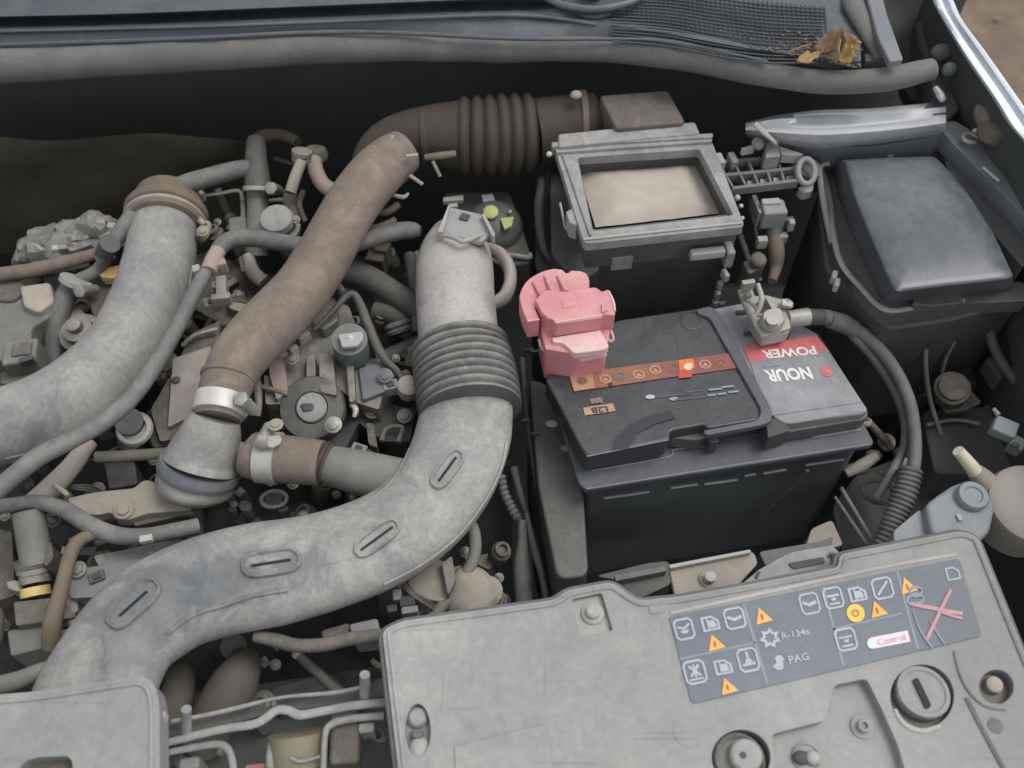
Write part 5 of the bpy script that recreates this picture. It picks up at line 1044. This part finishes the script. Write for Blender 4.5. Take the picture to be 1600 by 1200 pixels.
rb2 = thing('lower_front_rail', 'second pale bent metal rail just below the kinked one', 'rail', 300, 1170, .77)
G().tube([(252,1178,.785,5),(290,1170,.785,6),(335,1163,.785,6),(352,1167,.785,6.5),(361,1182,.785,6),(366,1215,.785,6),(368,1260,.78,6)], n=12, flat=.8).build('bent_rail', M_frame, rb2)
G().bx(294, 1192, .776, 34, 18, .03, 8).build('rail_foot', M_frame, rb2, bevel=.003)
G().tube([(505,1215,.79,5),(508,1150,.79,5),(518,1132,.79,6),(545,1124,.79,6),(600,1118,.79,6)], n=12).build('hook_rail', M_frame, label='pale bent rail hooking down left of the label cover', cat='rail')
G().bx(538, 1150, .784, 48, 70, .02, 4).build('rail_block', M_alud, label='grey block filling the hooked rail beside the label cover', cat='block', bevel=.004)
G().bx(572, 1136, .786, 26, 14, .02, 8).build('rail_block', M_frame, label='small pale block right of the grey block in the front gap', cat='block', bevel=.002)
fm = thing('horn', 'beige drum with a dull rim low in the front gap', 'horn', 470, 1165, .74)
G().cyl(P(470,1196,.765), P(466,1145,.775), .0225, .0225, 34).build('drum', mat('olive_drum', (128,122,98), .6, (146,140,118), .6), fm)
G().tube([(454,1184,.79,2.5),(470,1190,.79,2.5),(500,1182,.79,2.5)], n=8).build('drum_rim', M_frame, fm)
G().tube([(424,1160,.78,6),(422,1185,.78,7),(424,1215,.775,7)], n=12, lump=.3).build('clip_post', M_frame, label='small pale clip post left of the beige drum', cat='clip')
G().bx(400, 1198, .777, 34, 8, .01, 6).build('red_tag', mat('dull_red_tag', (150,90,84), .4), label='dull red tag at the bottom edge under the front rails', cat='tag', bevel=.001)
G().bx(455, 1197, .778, 20, 8, .01, 6).build('steel_tag', M_band, label='bright steel tag at the bottom edge under the beige drum', cat='tag', bevel=.001)
pr([(245,1090),(600,1040),(620,1290),(245,1290)], .69, .03, M_void)
# ================================================================ COVERS
EX, EY = (.981,-.192), (.257,.967)
cv = thing('front_cover', 'wide dusty grey front cover with warning symbols and a round slotted knob', 'cover', 1100, 1080, .76)
ZC = .820
out_ = roundp([P(x, y, ZC) for x, y in ((597,985),(628,970),(866,937),(886,922),(956,909),(998,938),(1060,932),(1180,911),(1310,886),(1312,866),(1500,829),(1528,838),(1600,1016),(1660,1150),(1700,1320),(632,1320),(622,1200),(608,1080))], .006)
def offs(q, d):
    n = len(q); A = sum(q[i].x*q[(i+1) % n].y - q[(i+1) % n].x*q[i].y for i in range(n)); s = 1 if A > 0 else -1; r = []
    for i in range(n):
        t = (q[(i+1) % n] - q[i-1]).normalized(); r.append(q[i] + Vector((-t.y, t.x, 0))*d*s)
    return r
h_oval = ell(653,1141,ZC,20,42,rot=-.02); h_knob = ell(1441,1088,ZC,50,50); h_well = ell(1557,1073,ZC,27,27); h_kn2 = ell(1158,1184,ZC,46,44)
h_rec = roundp([P(x, y, ZC) for x, y in ((1205,1147),(1288,1126),(1304,1070),(1354,1060),(1376,1104),(1402,1162),(1432,1262),(1218,1262))], .004)
h_tab = roundp([P(x, y, ZC) for x, y in ((893,936),(940,926),(958,985),(907,995))], .002)
body = holed(out_, [h_oval, h_knob, h_well, h_kn2, h_rec, h_tab], ZC, .010)
cbo2 = body.build('cover_skin', M_cover, cv, bevel=.0016, seg=3)
def ringtube(q, r, m, nm, dz=0, par=cv): 
    q = q + q[:1]; G().tube3([p + Vector((0,0,dz)) for p in q], [r]*len(q), 8, cap=False).build(nm, m, par)
ringtube(offs(out_, -.0015), .0026, M_lip, 'edge_seal', -.005)
ringtube(offs(out_, .0042), .0014, M_cover, 'edge_bead', .0004)
g = G(); g.prism3([p - Vector((0,0,.0115)) for p in offs(out_, .002)], .03); g.build('cover_under_shell', M_blackd, cv)
# floors of the wells
def floor(q, dz, m, nm, h=.002): G().prism3([p - Vector((0,0,dz)) for p in q], h).build(nm, m, cv)
floor(offs(h_tab, -.001), .0050, M_coverpale, 'bolt_pad'); floor(offs(h_rec, -.001), .0085, M_cover, 'recess_floor')
floor(offs(h_knob, -.001), .0088, M_black, 'knob_well'); floor(offs(h_oval, -.001), .0088, M_cover, 'oval_floor'); floor(offs(h_well, -.001), .0090, M_black, 'bolt_well'); floor(offs(h_kn2, -.001), .0090, M_blackd, 'cap_well')
# bolts
bp = thing('cover_bolt', 'flanged bolt holding the notched tab at the top of the wide front cover', 'bolt', 925, 957, ZC, 'bolts in the wide front cover')
k = S(925,957,ZC); G().lathe(P(926,959,ZC-.005), (0,-.05,1), [(18*k,0),(18*k,.002),(14*k,.003),(11*k,.003),(11*k,.007),(8*k,.008),(3*k,.0075)], 34).build('bolt_head', M_coverpale, bp)
bp = thing('cover_bolt', 'bolt recessed in the upright oval slot at the left of the wide cover', 'bolt', 653, 1150, ZC, 'bolts in the wide front cover')
G().lathe(P(653,1122,ZC-.008), (0,-.1,1), [(15*k,0),(15*k,.003),(11*k,.005),(6*k,.005)], 26).build('bolt_washer', M_cover, bp)
G().bx(652, 1146, ZC-.002, 17, 12, .006, -10).build('bolt_clip', M_lip, bp, bevel=.001); G().blob(P(655,1172,ZC-.006), (.008,.010,.005), .1).build('bolt_rest', M_coverpale, bp)
bp = thing('cover_bolt', 'small bolt in the upper arm of the sunken plate on the wide cover', 'bolt', 1347, 1134, ZC, 'bolts in the wide front cover')
G().lathe(P(1347,1136,ZC-.0083), (0,-.1,1), [(17*k,0),(17*k,.0015),(10*k,.002),(9*k,.006),(5*k,.0065),(4*k,.004)], 28).build('bolt_head', M_cover, bp)
bp = thing('cover_bolt', 'dark open bolt hole in the lower left of the sunken plate', 'bolt', 1260, 1185, ZC, 'bolts in the wide front cover')
G().lathe(P(1260,1184,ZC-.0083), (0,-.1,1), [(21*k,0),(21*k,.0015),(18*k,.0025),(16*k,.0015)], 30).build('bolt_collar', M_cover, bp)
G().blob(P(1252,1184,ZC-.006), (.006,.005,.003), .2).build('bolt_shadow_nut', M_blackd, bp); G().blob(P(1270,1184,ZC-.005), (.005,.005,.004), .2).build('bolt_nut', M_coverpale, bp)
bp = thing('cover_bolt', 'pale bolt sunk in the round well at the right edge of the wide cover', 'bolt', 1552, 1072, ZC, 'bolts in the wide front cover')
G().lathe(P(1549,1072,ZC-.009), (0,-.1,1), [(13*k,0),(12*k,.006),(9*k,.007)], 24).build('bolt_head', M_beige, bp)
# knob
kn = thing('slotted_knob', 'round grey twist knob with one dark slot set in the wide cover', 'knob', 1437, 1084, ZC)
k = S(1440,1088,ZC); G().lathe(P(1437,1086,ZC-.0088), (0,0,1), [(42*k,0),(42*k,.007),(40*k,.0088),(34*k,.0092),(32*k,.0082),(10*k,.0082)], 48).build('knob_disc', M_cover, kn)
g = G().prism([(1426,1062),(1434,1058),(1456,1103),(1448,1108)], ZC+.0012, .0016, .002); g.build('knob_slot', F_slot, kn)
G().tube([(1398,1108,ZC+.0004,3),(1412,1130,ZC+.0004,4),(1440,1142,ZC+.0004,4),(1470,1134,ZC+.0004,3)], n=10, flat=.6).build('well_lip', M_coverpale, cv)
k2 = thing('pressure_cap', 'dark rimmed cap with pale centre and pin hole at the bottom edge', 'cap', 1158, 1184, ZC)
G().lathe(P(1152,1190,ZC-.009), (0,-.1,1), [(40*k,0),(40*k,.006),(36*k,.009),(30*k,.006)], 40).build('cap_rim', M_green, k2)
G().lathe(P(1162,1184,ZC-.006), (0,-.05,1), [(24*k,0),(24*k,.009),(21*k,.0105),(6*k,.011)], 36).build('cap_centre', M_cover, k2)
G().lathe(P(1161,1180,ZC+.0046), (0,-.05,1), [(5*k,0),(5*k,.0006),(4*k,.0008)], 20).build('pin_hole', M_blackd, k2)
# raised pressings
def raised(pts, dz, m=M_cover, nm='raised_pressing', rnd=.003): g = G().prism(pts, ZC+dz, dz+.002, rnd); g.build(nm, m, cv, bevel=.0008, seg=2)
raised([(709,1166),(846,1131),(858,1146),(872,1290),(717,1290)], .0014)
raised([(1012,945),(1044,940),(1040,956),(1016,960)], .0008)
ridge_ = G().tube([(1493,1018,ZC+.0005,4),(1502,1050,ZC+.0008,5),(1516,1078,ZC+.0008,5),(1540,1100,ZC+.0006,5),(1572,1106,ZC+.0004,5)], n=12, flat=.6); ridge_.build('well_ridge', M_cover, cv)
G().tube([(1510,1090,ZC+.0004,4),(1530,1130,ZC+.0004,4),(1570,1205,ZC+.0004,4)], n=12, flat=.5).build('well_ridge', M_lip, cv)
G().lathe(P(1555,1134,ZC), (0,0,1), [(.0055,0),(.0055,.0004),(.004,.0006)], 24).build('moulded_dot', M_lip, cv); G().lathe(P(1074,1144,ZC), (0,0,1), [(.010,0),(.010,.0004),(.008,.0005)], 28).build('moulded_dot', M_cover, cv)
G().tube([(1048,958,ZC+.0003,3),(1200,925,ZC+.0003,3),(1380,886,ZC+.0003,3),(1494,866,ZC+.0003,3)], n=10, flat=.5).build('panel_frame', M_coverpale, cv)
# ---- warning label
zl = ZC + .0010
g = G().prism([(1045,964),(1494,873),(1500,876),(1533,990),(1530,995),(1086,1099),(1080,1096)], zl, .0020, .002); lb = g.build('warning_label', M_panel, cv, bevel=.0003, label='dark smoked warning panel of pale pictograms')
zl += .0005
def LD(name, cx, cy, w_, h_, polys, m, dz=0): return decal(lb, name, cx, cy, w_, h_, polys, m, zl+dz, EX, EY)
def line(x0, y0, x1, y1, w_=2): 
    d = math.hypot(x1-x0, y1-y0); nx_, ny_ = -(y1-y0)/d*w_/2, (x1-x0)/d*w_/2; g = G(); g.open = True
    zq = zl - .0003; g.add([P(x0+nx_, y0+ny_, zq), P(x1+nx_, y1+ny_, zq), P(x1-nx_, y1-ny_, zq), P(x0-nx_, y0-ny_, zq)], [(0,1,2,3)]); g.build('dividing_line', F_line, lb)
line(1162,944,1199,1068,4); line(1286,918,1318,1040,4); line(1402,893,1434,1014,4); line(1062,1030,1180,1004,3); line(1298,984,1410,958,3)
BOX = stroke(rrect(.46,.46,.14), .10, True); BOOK = stroke([(-.42,.42),(-.42,-.42),(.1,-.42),(.42,-.1),(.42,.42)], .14, True) + stroke([(-.15,-.35),(-.15,.3)], .1) + [[(-.1,-.2),(.2,-.2),(.3,.05),(.3,.3),(-.1,.3)]]
GL = {'car': stroke([(-.3,-.12),(0,-.02),(.3,-.2)], .10) + [[(-.22,.05),(.22,.05),(.15,.2),(-.15,.2)]],
      'wave': stroke([(-.3,-.08),(-.05,.06),(.3,-.02)], .16), 'slash': stroke([(-.28,.26),(.28,-.26)], .12), 'rad': stroke([(0,-.3),(0,.1)], .14) + stroke([(-.28,.18),(.28,.18)], .12) + [[(-.12,-.05),(.12,-.05),(.2,.15),(-.2,.15)]],
      'fan': stroke([(-.2,-.25),(.2,.15)], .12) + stroke([(.2,-.25),(-.2,.15)], .12) + stroke([(0,-.3),(0,.2)], .1) + stroke([(-.3,.3),(.3,.3)], .08),
      'bat': stroke([(-.3,-.1),(.3,-.1)], .1) + [[(-.15,.0),(.15,.0),(.1,.14),(-.1,.14)]] + stroke([(-.25,.28),(.25,.28)], .1)}
def icon(kind, x, y, w_=30, h_=34): LD('pictogram', x, y, w_, h_, BOX + GL[kind], F_icon)
icon('car',1069,983); icon('wave',1148,966,32,34); icon('wave',1265,943); icon('bat',1302,934,30,34); icon('slash',1379,919,32,34); icon('fan',1086,1050,34,38); icon('rad',1169,1031,32,38); icon('bat',1322,999,32,36)
for x, y in ((1110,974),(1130,1042),(1340,928)): LD('pictogram', x, y, 28, 24, BOOK, F_icon)
LD('pictogram', 1489, 896, 22, 22, stroke([(-.42,.42),(-.42,-.42),(.1,-.42),(.42,-.1),(.42,.42)], .12, True), F_icon)
for x, y in ((1118,1003),(1192,961),(1138,1071),(1419,914),(1372,951)):
    LD('warning_triangle', x, y, 27, 26, [[(-.12,-.5),(.5,.42),(-.5,.5)]], F_tri, .0002); LD('triangle_mark', x-1, y+3, 4, 9, [rrect(.4,.5,.1)], F_or1, .0005)
LD('warning_disc', 1337, 958, 28, 29, [circ(.5, 24)], F_yel, .0002); LD('disc_ring', 1337, 958, 12, 12, stroke(circ(.4, 14), .14, True), F_or1, .0005)
LD('gear_symbol', 1203, 997, 27, 27, stroke([(.5*(1 if i % 2 else .62)*math.cos(i*math.pi/7), .5*(1 if i % 2 else .62)*math.sin(i*math.pi/7)) for i in range(14)], .16, True), F_icon)
text(lb, 'R-134a', 1243, 990, 44, 11, F_icon, zl+.0002, EX, EY, bold=.02); text(lb, 'PAG', 1248, 1028, 32, 12, F_icon, zl+.0002, EX, EY, bold=.02)
LD('oil_can_symbol', 1217, 1035, 24, 24, [circ(.28, 12, .08, -.2), [(-.5,.2),(-.1,-.05),(.3,.1),(.15,.5),(-.2,.5)]], F_icon)
g = LD('oil_sticker', 1388, 1000, 66, 18, [[(-.40,-.5),(.5,-.5),(.5,.5),(-.40,.5),(-.47,.36),(-.5,0),(-.47,-.36)]], F_pw); LD('sticker_end', 1361, 1006, 12, 16, [circ(.5, 16)], F_gw, .0003)
text(lb, 'Castrol', 1393, 999, 44, 10, flat('print_pale_rose', (214,178,184)), zl+.0005, EX, EY, bold=.01)
LD('hand_symbol', 1462, 955, 80, 90, stroke([(-.4,-.2),(-.2,-.12),(0,-.05),(.25,.05),(.48,.12)], .07) + stroke([(.05,.0),(.3,.14),(.45,.2)], .05), F_pk, .0002)
LD('prohibition_cross', 1468, 957, 70, 84, stroke([(-.42,.44),(.0,.0),(.36,-.36)], .075) , F_pk, .0005)
LD('figure_symbol', 1440, 965, 40, 100, stroke([(x*.9-.05, y*.22-.30) for x, y in circ(.36, 12)], .06, True) + stroke([(-.25,-.1),(-.2,.15),(-.05,.35),(.1,.48)], .07) + stroke([(.3,.1),(.45,.3),(.6,.46)], .06) + stroke([(x*.7+.05, y*.2-.42) for x, y in circ(.36, 12)], .05, True), F_line, .0001)
# ---- corner cover
c2 = thing('corner_cover', 'smaller dusty grey cover with rounded corner at the bottom left', 'cover', 120, 1130, .79)
o2 = roundp([P(x, y, .835) for x, y in ((-90,1092),(60,1080),(222,1055),(242,1068),(249,1100),(250,1330),(-90,1330))], .010)
hh = roundp([P(x, y, .835) for x, y in ((18,1215),(38,1190),(60,1183),(106,1181),(113,1190),(118,1280),(18,1280))], .003)
holed(o2, [hh], .835, .022).build('cover_skin', M_cover, c2, bevel=.004, seg=4)
ringtube(offs(o2, .0055), .0016, M_cover, 'edge_bead', .0004, c2); G().prism3([p - Vector((0,0,.012)) for p in offs(hh, -.002)], .004).build('hole_floor', M_olive, c2)
G().bx(252, 1118, .825, 10, 12, .01, 0).build('side_lug', M_coverpale, c2, bevel=.001)
G().tube([(165,1050,.846,5),(160,1040,.85,6),(168,1020,.852,6),(160,990,.85,4)], n=10, flat=.4).build('dust_streak', M_duct, label='low moulded rib on the duct just above the corner cover', cat='rib')
